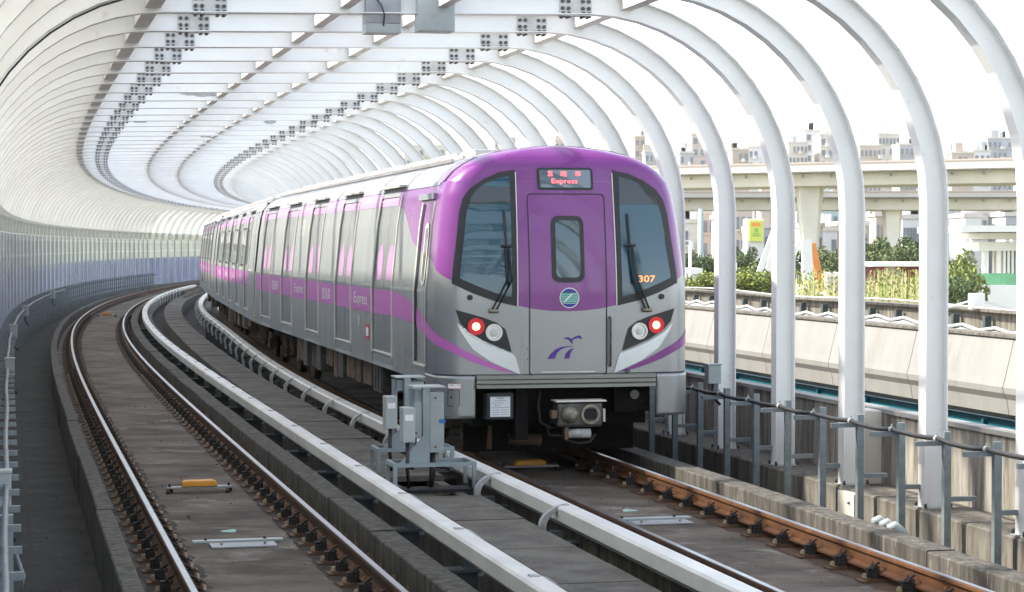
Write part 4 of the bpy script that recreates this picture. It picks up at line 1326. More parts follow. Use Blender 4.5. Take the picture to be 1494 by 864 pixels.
    ln = patch([(-0.31, 1.085), (0.33, 1.085), (0.33, 1.095), (-0.31, 1.095)], 0.012, grid=0.3).build('door_sill_bar', 'jamb', root)
    # grab bar
    mb = MB(); mb.tube([S(0.505, 1.15, .02), S(0.505, 1.17, .045), S(0.505, 1.70, .045), S(0.505, 1.72, .02)], 0.013, 8); mb.build('grab_bar', 'coupler_iron', root)
    # destination display
    f_ = patch(rrect(-0.325, 0.345, 3.195, 3.455, 0.04), 0.008, grid=0.07).build('display_frame', 'rubber', root)
    g = patch(rrect(-0.295, 0.315, 3.222, 3.43, 0.02), 0.012, grid=0.07).build('display_panel', 'display_glass', root); g.parent = f_
    t = text_mesh('直', 'display_text', 'led_red', f_, -0.20, -0.135, 3.355, 3.415, 0.016, S)
    t = text_mesh('達', 'display_text', 'led_red', f_, -0.05, 0.03, 3.355, 3.415, 0.016, S)
    t = text_mesh('車', 'display_text', 'led_red', f_, 0.13, 0.20, 3.355, 3.415, 0.016, S)
    t = text_mesh('Express', 'display_text', 'led_red', f_, -0.155, 0.155, 3.255, 3.325, 0.016, S)
    # run number behind the right windscreen
    t = text_mesh('307', 'run_number', 'led_amber', root, 0.86, 1.065, 2.125, 2.20, 0.0135, S)
    # round emblem
    cb, cz = 0.02, 1.945
    def circ(r, n=28): return [(cb + r * math.cos(2 * math.pi * k / n), cz + r * math.sin(2 * math.pi * k / n)) for k in range(n)]
    em = patch(circ(0.118), 0.011, grid=0.1).build('round_emblem', 'white_paint', root)
    o = patch(circ(0.108), 0.0125, grid=0.1).build('emblem_disc', 'logo_blue', root); o.parent = em
    for k in range(6):
        zc = cz + 0.052 - k * 0.021
        hw = math.sqrt(max(0, 0.106 ** 2 - (zc - cz) ** 2))
        o = patch([(cb - hw, zc - .0075), (cb + hw, zc - .0075), (cb + hw, zc + .0075), (cb - hw, zc + .0075)], 0.0145, grid=0.3).build('emblem_stripe', 'logo_green', root); o.parent = em
        o = patch([(cb - hw, zc - .0125), (cb + hw, zc - .0125), (cb + hw, zc - .0085), (cb - hw, zc - .0085)], 0.0145, grid=0.3).build('emblem_line', 'white_paint', root); o.parent = em
    o = patch([(cb - 0.075, cz - 0.05), (cb - 0.055, cz - 0.048), (cb + 0.04, cz + 0.046), (cb + 0.10, cz + 0.052), (cb + 0.02, cz + 0.05)], 0.017, grid=0.3).build('emblem_swoosh', 'white_paint', root); o.parent = em
    # bird and road emblem (pixel coords of the emblem mapped to metres)
    def ep(x, y): return (-0.235 + (x - 90) * (0.27 / 350) * 1.515, 1.243 + (770 - y) * (0.268 / 200))
    bird = [(245, 603), (270, 588), (295, 584), (312, 590), (325, 603), (350, 588), (385, 574), (415, 571), (430, 582), (438, 604), (415, 596), (385, 594), (355, 604), (338, 614), (340, 632), (350, 648), (330, 636), (315, 618), (298, 604), (275, 600)]
    road1 = [(88, 770), (120, 728), (165, 692), (215, 672), (270, 663), (320, 662), (362, 666), (310, 668), (262, 676), (215, 694), (180, 725), (158, 770)]
    road2 = [(258, 770), (272, 730), (300, 700), (330, 685), (358, 680), (335, 700), (318, 728), (308, 770)]
    o = patch([ep(*p) for p in bird], 0.011, grid=0.3).build('bird_emblem', 'logo_violet', root)
    for rd in (road1, road2): patch([ep(*p) for p in rd], 0.011, grid=0.3).build('road_emblem', 'logo_violet', root)
    # lamps
    HL = [(1.31, 1.815), (0.99, 1.725), (0.84, 1.668), (0.735, 1.59), (0.70, 1.475), (0.662, 1.325), (0.80, 1.378), (1.0, 1.462), (1.16, 1.558), (1.26, 1.665)]
    BL = [(1.292, 1.66), (1.25, 1.56), (1.115, 1.36), (0.90, 1.212), (0.558, 1.065), (0.615, 1.262), (0.64, 1.300), (0.80, 1.352), (1.0, 1.437), (1.17, 1.535)]
    for sg in (-1, 1):
        hh = patch([(sg * x, z) for x, z in HL], 0.010, grid=0.06).build('lamp_housing', 'rubber', root)
        o = patch([(sg * x, z) for x, z in BL], 0.009, grid=0.05).build('chrome_blade', 'chrome_light', root)
        # red tail lamp (outer), clear lamp (inner)
        for (cx_, cz_, red) in ((1.075, 1.622, True), (0.868, 1.553, False)):
            c = S(sg * cx_, cz_, 0.012); n_ = (S(sg * cx_, cz_, 0.1) - S(sg * cx_, cz_, 0.0)).normalized()
            if red:
                mb = MB(); mb.disc(c, n_, 0.048, 0.092, 0.012, 26); l = mb.build('tail_lamp', 'tail_red', hh)
                mb = MB(); mb.disc(c, n_, 0.0, 0.047, 0.014, 22); k_ = mb.build('lamp_core', 'tail_core', l)
                mb = MB(); mb.disc(c, n_, 0.092, 0.099, 0.016, 26); k_ = mb.build('lamp_rim', 'red_paint', l)
            else:
                mb = MB(); mb.disc(c, n_, 0.074, 0.098, 0.02, 26); l = mb.build('headlamp', 'jamb', hh)
                mb = MB(); mb.disc(c, n_, 0.0, 0.074, 0.006, 22); k_ = mb.build('lamp_bowl', 'chrome_light', l)
                mb = MB()
                for zz, rr in ((0.008, 0.05), (0.02, 0.04), (0.028, 0.022)): mb.disc(c, n_, 0.0, rr, zz, 18)
                k_ = mb.build('lens', 'lens_glass', l)
        # camera eye
        c = S(sg * 1.145, 1.955, 0.004); n_ = (S(sg * 1.145, 1.955, 0.1) - S(sg * 1.145, 1.955, 0.0)).normalized()
        mb = MB(); mb.disc(c, n_, 0.0, 0.032, 0.02, 14); mb.build('camera_eye', 'rubber', root)
        # wiper
        base = S(-0.877 if sg < 0 else 0.955, 1.80, 0.03)
        off = -0.877 if sg < 0 else 0.955
        k1 = (-0.715, 2.54) if sg < 0 else (0.757, 2.547)
        k0 = (-0.69, 2.15) if sg < 0 else (0.80, 2.16)
        wp = empty('wiper'); wp.parent = root
        for dx in (-0.022, 0.03):
            mb = MB(); mb.tube([S(off + dx, 1.80, 0.04), S(k0[0] + dx, k0[1], .06), S(k1[0] + dx * .8, k1[1] - .03, .05)], 0.011, 6); mb.build('wiper_arm', 'rubber', wp)
        top = (-0.735, 2.95) if sg < 0 else (0.735, 2.92)
        low = (-0.70, 2.08) if sg < 0 else (0.78, 2.10)
        mb = MB(); mb.tube([S(*top, .035), S(*k1, .04), S(low[0], low[1], .035)], 0.013, 6); mb.build('wiper_blade', 'rubber', wp)
        mb = MB(); mb.tube([S(k1[0] - .06, k1[1], .045), S(k1[0] + .06, k1[1], .045)], 0.016, 6); mb.build('blade_link', 'rubber', wp)
        mb = MB(); mb.tube([S(off - .05, 1.80, 0.03), S(off + .06, 1.80, 0.03)], 0.026, 8); mb.build('pivot', 'coupler_face', wp)
    # lower violet stripe: from side band round the corner
    def uu(a): return u_of_a(a)
    top = [(uu(3.14), 1.965), (uu(2.72), 1.958), (uu(2.29), 1.925), (uu(1.91), 1.885), (uu(1.58), 1.83), (uu(1.1), 1.76), (uu(.8), 1.69), (uu(.5), 1.61), (1.62, 1.56), (1.45, 1.48), (1.22, 1.358), (.955, 1.222), (.60, 1.073)]
    bot = [(.70, 1.092), (.80, 1.112), (1.0, 1.172), (1.15, 1.228), (1.34, 1.32), (1.50, 1.385), (1.68, 1.43), (uu(.5), 1.455), (uu(.8), 1.49), (uu(1.1), 1.54), (uu(1.58), 1.59), (uu(2.07), 1.622), (uu(2.6), 1.634), (uu(3.14), 1.635)]
    for sg in (-1, 1):
        pb = patch([(sg * x, z) for x, z in top + bot], 0.006, grid=0.06)
        pb.build('violet_stripe', 'train_band' if sg < 0 else 'train_purple', root)
    # cab door on the left side
    f = side_fn(-1)
    cd = patch([(0.80, 1.14), (1.42, 1.14), (1.42, 3.06), (0.80, 3.06)], 0.0, fn=f, grid=0.5)
    root_cd = empty('cab_door'); root_cd.parent = root
    def fstrip(x0, x1, z0, z1, off, nm, mt, par=root_cd):
        zz = [z0] + [z for z in (2.0, 2.81, 3.14) if z0 < z < z1] + [z1]
        mb = MB()
        for za, zb in zip(zz, zz[1:]): mb.poly([f(x0, za, off), f(x1, za, off), f(x1, zb, off), f(x0, zb, off)])
        return mb.build(nm, mt, par)
    fstrip(1.36, 1.50, 1.16, 3.05, 0.010, 'door_gap', 'dark_gap')
    fstrip(1.505, 1.56, 1.12, 3.07, 0.016, 'door_frame', 'jamb')
    fstrip(0.76, 0.785, 1.12, 3.07, 0.012, 'door_frame', 'jamb')
    mb = MB(); mb.box(-1.545, -1.50, 0.80, 1.52, 1.115, 1.14); mb.build('sill', 'jamb', root_cd)
    mb = MB(); mb.box(-1.43, -1.375, 0.76, 1.72, 3.10, 3.17); mb.build('rain_gutter', 'cabinet_grey', root_cd)
    o = patch(rrect(0.88, 1.14, 2.08, 2.82, .10), 0.011, fn=f, grid=0.4).build('window_frame', 'jamb', root_cd)
    o = patch(rrect(0.93, 1.09, 2.13, 2.77, .07), 0.014, fn=f, grid=0.4).build('pane', 'window_glass', root_cd)
    fstrip(0.83, 0.85, 1.6, 2.05, 0.03, 'handrail', 'jamb')
    # lettering on the band (left side reads with y decreasing to the right)
    for a0, a1, tx, z0, z1 in ((6.42, 5.20, 'Express', 1.68, 1.89), (9.85, 8.9, '直達車', 1.70, 1.89), (13.5, 12.3, 'Express', 1.68, 1.89), (17.1, 16.1, '直達車', 1.70, 1.89)):
        text_mesh(tx, 'side_lettering', 'white_paint', root, a0, a1, z0, z1, 0.008, f)
    text_mesh('1506', 'car_number', 'ink_grey', root, 2.2, 1.75, 1.18, 1.30, 0.004, f)
    text_mesh('51', 'car_mark', 'jamb', root, 13.1, 12.8, 2.72, 3.0, 0.004, f)
    fstrip(6.0, 5.93, 1.42, 1.56, 0.006, 'white_sticker', 'white_paint', root)
    fstrip(5.34, 5.02, 1.26, 1.46, 0.006, 'red_sticker', 'red_paint', root)
    fstrip(5.29, 5.07, 1.30, 1.42, 0.009, 'sticker_face', 'white_paint', root)
    fstrip(0.70, 0.712, 0.96, 3.25, 0.004, 'panel_joint', 'dark_gap', root)
    for sg in (-1, 1):
        patch([(sg * 1.02, 1.062), (sg * 1.026, 1.062), (sg * 1.026, 1.20), (sg * 1.02, 1.20)], 0.0095, grid=0.2).build('panel_joint', 'dark_gap', root) if False else None
        o = patch([(sg * 0.535, 1.062), (sg * 0.541, 1.062), (sg * 0.541, 1.80), (sg * 0.535, 1.80)], 0.003, grid=0.1).build('panel_joint', 'bracket_grey', root)
    patch([(-1.70, 1.062), (1.70, 1.062), (1.70, 1.07), (-1.70, 1.07)], 0.003, grid=0.05).build('panel_joint', 'dark_gap', root)
    for bx, bz in ((-0.40, 2.95), (-0.40, 2.0), (-0.40, 1.3)):
        mb = MB()
        for dz in (-0.06, 0.06): mb.disc(S(bx - .075, bz + dz, .008), (0, -1, 0), 0, .008, .006, 8)
        mb.build('hinge', 'coupler_iron', root)
    # bumper ribs
    mb = MB()
    for zc in (1.035, 0.985, 0.93):
        pr = [(-1.07 + 2.14 * k / 12, zc) for k in range(13)]
        b = []
        for x, z in pr:
            a_ = front_a(x, 1.0)
            b.append(mb.add([(x, a_ + 0.06, z - .022), (x, a_ - .03, z - .022), (x, a_ - .035, z + .012), (x, a_ + .0, z + .022), (x, a_ + .06, z + .022)]))
        for k in range(12):
            for j in range(4): mb.face((b[k] + j, b[k] + j + 1, b[k + 1] + j + 1, b[k + 1] + j))
        for e in (b[0], b[12]): mb.face([e + j for j in range(5)])
    mb.build('anticlimber', 'bumper_paint', root)
    mb = MB(); mb.box(-1.075, 1.075, 0.03, 0.30, 0.905, 1.055); mb.build('bumper_beam', 'coupler_iron', root)
    # lower corner skirts
    for sg in (-1, 1):
        P_ = [(1.085, 0.565), (1.25, 0.56), (1.45, 0.565), (1.69, 0.575), (1.80, 0.60), (u_of_a(.62, .9), 0.70), (u_of_a(.78, .9), 0.86), (u_of_a(.78, .9), 1.052), (1.69, 1.052), (1.4, 1.052), (1.085, 1.052)]
        if sg < 0: P_[4:7] = [(1.80, 0.58), (u_of_a(.60, .9), 0.60), (u_of_a(.70, .9), 0.62)]
        o = patch([(sg * x, z) for x, z in P_], 0.0, grid=0.06).build('corner_skirt', 'train_silver', root)
        sol = o.modifiers.new('solid', 'SOLIDIFY'); sol.thickness = 0.02; sol.offset = 0
    patch(rrect(-1.40, -1.265, 0.705, 0.895, .015), 0.013, grid=0.1).build('access_flap', 'coupler_face', root).data.materials[0] = MAT['train_silver']
    o = ring_patch(rrect(-1.40, -1.265, 0.705, 0.895, .015), rrect(-1.394, -1.271, 0.711, 0.889, .012), 0.0145).build('flap_seam', 'dark_gap', root)
    o = patch([(-1.395, 0.905), (-1.25, 0.905), (-1.25, 0.968), (-1.395, 0.968)], 0.0135, grid=0.1).build('warning_sticker', 'red_paint', root)
    k_ = patch([(-1.392, 0.912), (-1.253, 0.912), (-1.253, 0.964), (-1.392, 0.964)], 0.015, grid=0.1).build('sticker_face', 'white_paint', root); k_.parent = o
    k_ = patch([(-1.375, 0.945), (-1.27, 0.945), (-1.27, 0.955), (-1.375, 0.955)], 0.0165, grid=0.2).build('sticker_text', 'ink_grey', root); k_.parent = o
    mb = MB(); mb.disc(S(-1.355, 0.81, .015), S(-1.355, .81, 1) - S(-1.355, .81, 0), 0, .012, .008, 10); mb.build('flap_lock', 'rubber', root)
    mb = MB(); mb.disc(S(0.725, 1.09, .01), S(.725, 1.09, 1) - S(.725, 1.09, 0), 0, .024, .025, 12); mb.build('socket', 'coupler_iron', root)
    # seam line below the nose shell
    # placard box
    pl = empty('placard_box', (-0.78, 0.06, 0.70)); pl.parent = root
    mb = MB(); mb.box(-0.165, 0.165, 0.0, 0.25, -0.165, 0.155); bevel(mb.build('case', 'rubber', pl), 0.02)
    mb = MB(); mb.box(-0.118, 0.118, -0.008, -0.001, -0.125, 0.105); mb.build('paper', 'paper', pl)
    mb = MB()
    for k, (l0, l1) in enumerate(((-0.04, 0.04), (-0.07, 0.07), (-0.1, 0.03), (-0.08, 0.0), (-0.1, 0.1), (-0.1, -0.01), (0.01, 0.1), (-0.1, -0.01), (0.01, 0.1), (-0.1, -0.02), (0.0, 0.1))):
        rowi = (0, 1, 2, 3, 4, 5, 5, 6, 6, 7, 7)[k]
        z = 0.088 - rowi * 0.027
        hgt = 0.007 if k == 0 else 0.003
        mb.box(l0, l1, -0.0105, -0.0085, z - hgt, z + hgt)
    mb.build('printed_lines', 'ink_grey', pl)
    # under-nose bulk, coupler
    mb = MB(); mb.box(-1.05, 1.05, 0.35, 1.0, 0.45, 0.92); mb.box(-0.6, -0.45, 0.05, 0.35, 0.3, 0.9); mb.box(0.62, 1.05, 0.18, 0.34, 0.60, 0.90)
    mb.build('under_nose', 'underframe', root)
    mb = MB(); mb.box(-1.05, 1.05, 0.86, 0.90, 0.10, 0.60); mb.box(-1.0, 1.0, 1.0, 1.25, 0.30, 0.80); mb.build('light_blocker', 'underframe', root)  # added dark plates, block light and view so the underside goes black
    cp = empty('coupler', (0.13, -0.12, 0.60)); cp.parent = root
    mb = MB(); mb.box(-0.27, 0.27, 0.0, 0.28, -0.15, 0.14); bevel(mb.build('coupler_head', 'coupler_iron', cp), 0.035, 3)
    mb = MB(); mb.box(-0.30, 0.30, -0.05, 0.20, 0.146, 0.165); bevel(mb.build('top_plate', 'jamb', cp), 0.004)
    mb = MB(); mb.tube([(-0.13, -0.002, 0), (-0.13, -0.03, 0), (-0.12, -0.09, 0.0), (-0.115, -0.12, 0)], [0.10, 0.10, 0.07, 0.03], 20, smooth=True); mb.build('cone', 'coupler_face', cp)
    mb = MB(); mb.disc((0.12, -0.001, 0.0), (0, -1, 0), 0.085, 0.115, 0.02, 22); mb.build('socket_rim', 'coupler_face', cp)
    mb = MB(); mb.box(0.045, 0.19, -0.006, -0.001, -0.06, 0.065); mb.build('socket_hole', 'dark_gap', cp)
    mb = MB(); mb.box(-0.34, -0.275, 0.0, 0.1, -0.04, 0.05); mb.build('side_lug', 'under_brown', cp)
    mb = MB(); mb.box(0.275, 0.30, 0.0, 0.1, -0.09, 0.06); mb.build('side_lug', 'bld_cream', cp)
    mb = MB(); mb.tube([(-0.14, 0.05, -0.225), (0.13, 0.05, -0.225)], 0.055, 14); mb.build('air_cylinder', 'bracket_grey', cp)
    mb = MB(); mb.box(-0.18, -0.141, 0.0, 0.12, -0.29, -0.15); mb.build('cylinder_clamp', 'under_brown', cp)
    mb = MB(); mb.tube([(-0.32, 0.05, -0.06), (-0.38, 0.05, -0.16), (-0.36, 0.05, -0.24), (-0.18, 0.05, -0.25)], 0.009, 6)
    mb.tube([(-0.16, 0.1, -0.30), (0.0, 0.1, -0.345), (0.14, 0.1, -0.33), (0.22, 0.15, -0.24)], 0.016, 6); mb.build('hose', 'cable_black', cp)
    mb = MB(); mb.tube([(0, 0.28, 0), (0, 1.2, 0.02)], 0.09, 12); mb.build('draw_bar', 'underframe', cp)
    mb = MB(); mb.tube([(-0.27, 0.2, 0.86), (-0.30, 0.18, 0.7), (-0.28, 0.17, 0.5), (-0.16, 0.16, 0.42), (-0.05, 0.2, 0.44)], 0.018, 8); mb.build('brake_hose', 'cable_black', root)
    mb = MB(); mb.tube([(0.86, 0.14, 0.80), (0.86, 0.20, 0.80)], 0.055, 16); mb.build('horn', 'coupler_iron', root)
    # track sweeper / wheel guard on the left
    mb = MB(); mb.tube([(-0.72, 0.9, 0.5), (-0.74, 0.85, 0.12)], 0.035, 8); mb.tube([(-0.5, 0.9, 0.24), (-0.1, 0.9, 0.22)], 0.08, 12)
    mb.build('rail_guard', 'under_brown', root)
    # roof edge lip of the cowl
    mb = MB()
    line = [(-prof_w(z) * 1.012, z + .008) for z in (3.30, 3.42, 3.50, 3.594, 3.667, 3.71, 3.729)] + [(prof_w(z) * 1.012, z + .008) for z in (3.71, 3.667, 3.594, 3.50, 3.42, 3.30)]
    rows = [mb.add([(x, aa, z) for x, z in line]) for aa in (0.55, 0.80)]
    for j in range(len(line) - 1): mb.face((rows[0] + j, rows[0] + j + 1, rows[1] + j + 1, rows[1] + j), 0, True)
    mb.build('cowl_rim', 'train_purple', root)
    return root
make_lead_car()
def passenger_car(s0, s1, c0, c1, label):
    loc, rz = car_frame(s0, s1, c0, c1)
    root = empty('train_car', loc, rz)
    tag(root, label, 'train car', 'coupled cars of the purple train')
    L = (pt(s1, c1) - pt(s0, c0)).length
    make_body(root, 0.05, L, [(a - 0.9, b - 0.9) for a, b in DOORS], False)
    f = side_fn(-1)
    for a0 in (3.9 + .5, 7.5 + .5, 11.1 + .5, 14.7 + .5):
        text_mesh('直達車', 'side_lettering', 'white_paint', root, a0 + 1.15, a0 + 0.68, 1.72, 1.88, 0.008, f)
        text_mesh('Express', 'side_lettering', 'white_paint', root, a0 + .60, a0 + 0.05, 1.70, 1.88, 0.008, f)
    # gangway bellows at the front end
    mb = MB()
    for k in range(4):
        mb.box(-1.25, 1.25, -0.42 + k * 0.11, -0.36 + k * 0.11, 1.0, 3.45)
    mb.build('gangway', 'rubber', root)
    mb = MB()
    for sg in (-1, 1): mb.box(sg * 1.47 - .04, sg * 1.47 + .04, -0.06, 0.04, 0.94, 2.0)
    for k in range(3): mb.box(-1.54, -1.50, -0.10, 0.02, 1.0 + k * .07, 1.03 + k * .07)
    mb.build('end_frame', 'jamb', root)
passenger_car(45.0, 64.8, 2.31, 2.86, 'second train car with windows, coupled behind the leading car')
passenger_car(65.4, 85, 2.87, 2.92, 'third train car at the far left end of the visible train')

# ------------------------------------------------------------------ neighbouring viaduct (parallel line on the right)
nv = empty('parallel_viaduct', pt(20, 10, -1.0)); inv = Matrix.Translation(-nv.location)
tag(nv, 'neighbouring concrete railway viaduct with pale fascia panels and a teal girder, right of the columns', 'viaduct')
def sub(mb, nm, mt, par=nv, iv=None):
    o = mb.build(nm, mt, par); o.matrix_parent_inverse = iv or inv
    return o
sub(MB().sweep([(8.9, -1.0), (8.9, 0.3), (12.6, 0.3), (12.6, -1.0)], 2, 125, 2), 'deck', 'far_concrete')
s = 2.0
while s < 120:
    L = 3.0
    mb = MB(); mb.sweep([(8.60, 1.335), (8.47, 0.80), (8.44, 0.70), (8.45, 0.62), (8.50, 0.54), (8.53, 0.34), (8.80, 0.33), (8.86, 1.335)], s + .008, s + L - .008, 1.5)
    sub(mb, 'fascia_panel', 'fascia_concrete'); s += L
sub(MB().sweep([(8.57, 1.338), (8.57, 1.375), (8.92, 1.375), (8.92, 1.338)], 2, 122, 2), 'coping', 'ledge_concrete')
mb = MB(); mb.sweep([(8.72, -0.9), (8.72, 0.235), (8.8, 0.235), (8.8, -0.9)], 2, 122, 2)
for k in range(60):
    mb.sweep([(8.66, -0.9), (8.66, 0.2), (8.718, 0.2), (8.718, -0.9)], 3 + k * 2, 3.06 + k * 2, 1)
sub(mb, 'girder', 'teal_steel')
sub(MB().sweep([(12.3, 0.3), (12.3, 1.40), (12.5, 1.40), (12.5, 0.3)], 2, 122, 2), 'far_parapet', 'ledge_concrete')
sub(MB().sweep([(12.2, 1.403), (12.2, 1.45), (12.6, 1.45), (12.6, 1.403)], 2, 122, 2), 'coping', 'ledge_concrete')
for k in range(70):
    s = 14 + k * 1.25
    mb = MB(); mb.sweep([(12.12, 0.3), (12.12, 1.34), (12.24, 1.34), (12.24, 0.3)], s, s + .10, 1)
    mb.sweep([(11.95, 0.95), (11.95, 1.0), (12.18, 1.0), (12.18, 0.95)], s, s + .05, 1)
    sub(mb, 'cable_post', 'bracket_dark')
for nn, zz, rr, mt in ((12.0, 1.10, 0.04, 'box_grey'), (12.0, 1.19, 0.03, 'bracket_grey'), (12.02, 0.85, 0.03, 'box_grey'), (12.1, 1.5, 0.02, 'bracket_grey')):
    pts = [pt(14 + k * 0.625, nn, zz + (0.0 if k % 2 else -0.07 if zz < 1.4 else 0) + .03 * math.sin(k * .37)) for k in range(150)]
    sub(MB().tube(pts, rr, 6), 'cable', mt)
for s in (28.5, 34.5, 55):
    mb = MB(); mb.box(-.12, .12, -.12, .12, 1.45, 1.72); mb.bar((-.6, 0, 1.45), (0, 0, 1.62), .03, .03); mb.bar((.6, 0, 1.45), (0, 0, 1.62), .03, .03)
    mb.v = [tuple(pt(s, 12.2) + Vector((v[0], v[1], v[2]))) for v in mb.v]
    sub(mb, 'roof_box', 'pavilion_white')

# ------------------------------------------------------------------ far elevated roads
def elevated(nm, u0, D0, u1, D1, v_top0, v_top1, th_par, th_tot, label, piers):
    a, b = at(u0, D0), at(u1, D1)
    z0, z1 = zat(v_top0, D0), zat(v_top1, D1)
    r = empty(nm, (a.x, a.y, -6)); tag(r, label, 'elevated road'); iv = Matrix.Translation(-r.location)
    d = (b - a); perp = Vector((-d.y, d.x, 0)).normalized()
    def fn(s, n, z): return a + d * s + perp * n + Vector((0, 0, z0 + (z1 - z0) * s + z))
    o = MB().sweep([(-.3, -th_par), (-.3, 0), (0, 0), (0, -th_par)], 0, 1, .1, fn=fn).build('parapet', 'bld_cream', r); o.matrix_parent_inverse = iv
    o = MB().sweep([(-.36, -.14), (-.36, .0), (.02, .02), (.02, -.14)], 0, 1, .1, fn=lambda s, n, z: fn(s, n, z + .04)).build('coping', 'bld_brown', r); o.matrix_parent_inverse = iv
    o = MB().sweep([(0.9, -th_tot), (0.5, -th_par - .003), (9.5, -th_par - .003), (9.1, -th_tot)], 0, 1, .1, fn=fn).build('box_girder', 'far_concrete', r); o.matrix_parent_inverse = iv
    o = MB().sweep([(-.45, -th_par - .12), (-.45, -th_par), (0.5, -th_par), (0.5, -th_par - .12)], 0, 1, .1, fn=fn).build('deck_edge', 'ledge_concrete', r); o.matrix_parent_inverse = iv
    for k in range(int(d.length / 2.6)):
        t = (k + .5) * 2.6 / d.length
        mb = MB(); p = fn(t, 0.42, -th_par - .35); mb.box(p.x - .09, p.x + .09, p.y - .06, p.y + .06, p.z - .12, p.z + .12)
        o = mb.build('drain_outlet', 'bracket_grey', r); o.matrix_parent_inverse = iv
    for u, hw0, hw1 in piers:
        kx = (u - CX) / F_PX; o_ = fn(0, 3.0, 0); t = (kx * o_.y - o_.x) / (d.x - kx * d.y)
        p = fn(t, 3.0, -th_tot)
        dx = D0 / F_PX
        mb = MB(); zt = p.z; zm = zt - 4.2
        for (za, wa, zb, wb) in ((zt - .003, hw0 * dx, zm, hw1 * dx), (zm, hw1 * dx, -6, hw1 * dx)):
            q0 = mb.add([(p.x + sx * wa, p.y + sy * 1.1, za) for sx, sy in ((-1, -1), (.55, -1), (1, -.3), (1, 1), (-1, 1))])
            q1 = mb.add([(p.x + sx * wb, p.y + sy * 1.1, zb) for sx, sy in ((-1, -1), (.55, -1), (1, -.3), (1, 1), (-1, 1))])
            for j in range(5): mb.face((q0 + j, q0 + (j + 1) % 5, q1 + (j + 1) % 5, q1 + j))
            mb.face([q0 + j for j in range(5)])
        o = mb.build('pier', 'far_concrete', r); o.matrix_parent_inverse = iv
    return fn
elevated('elevated_road', 560, 196, 1760, 154, 252, 225, .72, 1.85, 'upper elevated road viaduct in the distance, standing on a wide tapered pier', [(1182, 17, 11), (1640, 17, 11), (720, 17, 11)])
elevated('elevated_road', 560, 205, 1760, 203, 281, 279, .55, 1.75, 'lower elevated road viaduct in the distance, on a narrower pier', [(1302, 13, 9.5), (1560, 13, 9.5), (880, 13, 9.5)])

# ------------------------------------------------------------------ buildings
win_mesh = {}
def building(u0, u1, v_top, D, depth, matn, floors, cols, label, zb=-6, roof=None, winfrac=0.55, v_winbot=None, band=False):
    x0, x1 = at(u0, D).x, at(u1, D).x
    zt = zat(v_top, D)
    r = empty('building', ((x0 + x1) / 2, D + depth / 2, zb)); tag(r, label, 'building')
    w, h = (x1 - x0), zt - zb
    mb = MB(); mb.box(-w / 2, w / 2, -depth / 2, depth / 2, 0, h); mb.build('wall', matn, r)
    mb = MB(); mb.box(-w / 2 - .2, w / 2 + .2, -depth / 2 - .2, depth / 2 + .2, h + .002, h + .5); mb.build('roof', roof or 'bld_cream', r)
    fh = 3.2
    ww = w / cols * winfrac
    key = (round(ww, 1), band)
    if key not in win_mesh:
        mb = MB(); mb.box(-ww / 2, ww / 2, -.12, .05, 0, 1.7); mb.box(-ww / 2 - .15, ww / 2 + .15, -.35, -.121, -.25, -.05, 1)
        win_mesh[key] = mb.mesh('window', ['bld_window', 'bld_cream'])
    for fl in range(floors):
        z = h - 2.7 - fl * fh
        if z < 0: break
        for c in range(cols):
            if random.random() < 0.12: continue
            o = bpy.data.objects.new('window', win_mesh[key]); COL.objects.link(o); o.parent = r
            o.location = (-w / 2 + w * (c + .5) / cols, -depth / 2 - .01, z)
    for k in range(random.randint(1, 3)):
        xx = random.uniform(-w * .4, w * .4); hh = random.uniform(1.0, 2.6); ww_ = random.uniform(.8, 2.2)
        mb = MB(); mb.box(xx - ww_ / 2, xx + ww_ / 2, -depth * .3, -depth * .3 + 2, h + .502, h + .5 + hh); mb.build('roof_tank', random.choice(('bld_grey', 'bld_white', 'bld_brown')), r)
    if cols >= 3:
        xx = w * random.choice((-.33, 0, .33)) + w * .5 / cols
        for k in range(min(floors, 5)):
            mb = MB(); mb.box(xx - w * .09, xx + w * .09, -depth / 2 - 1.2, -depth / 2 - .02, h - 3.3 - k * 3.2, h - 2.3 - k * 3.2); mb.build('balcony', random.choice(('bld_cream', 'bld_white', matn)), r)
    if random.random() < .6:
        mb = MB(); mb.box(-w * .2, w * .15, -1.5, 2, h + .502, h + 3.0); mb.build('stair_tower', matn, r)
    return r
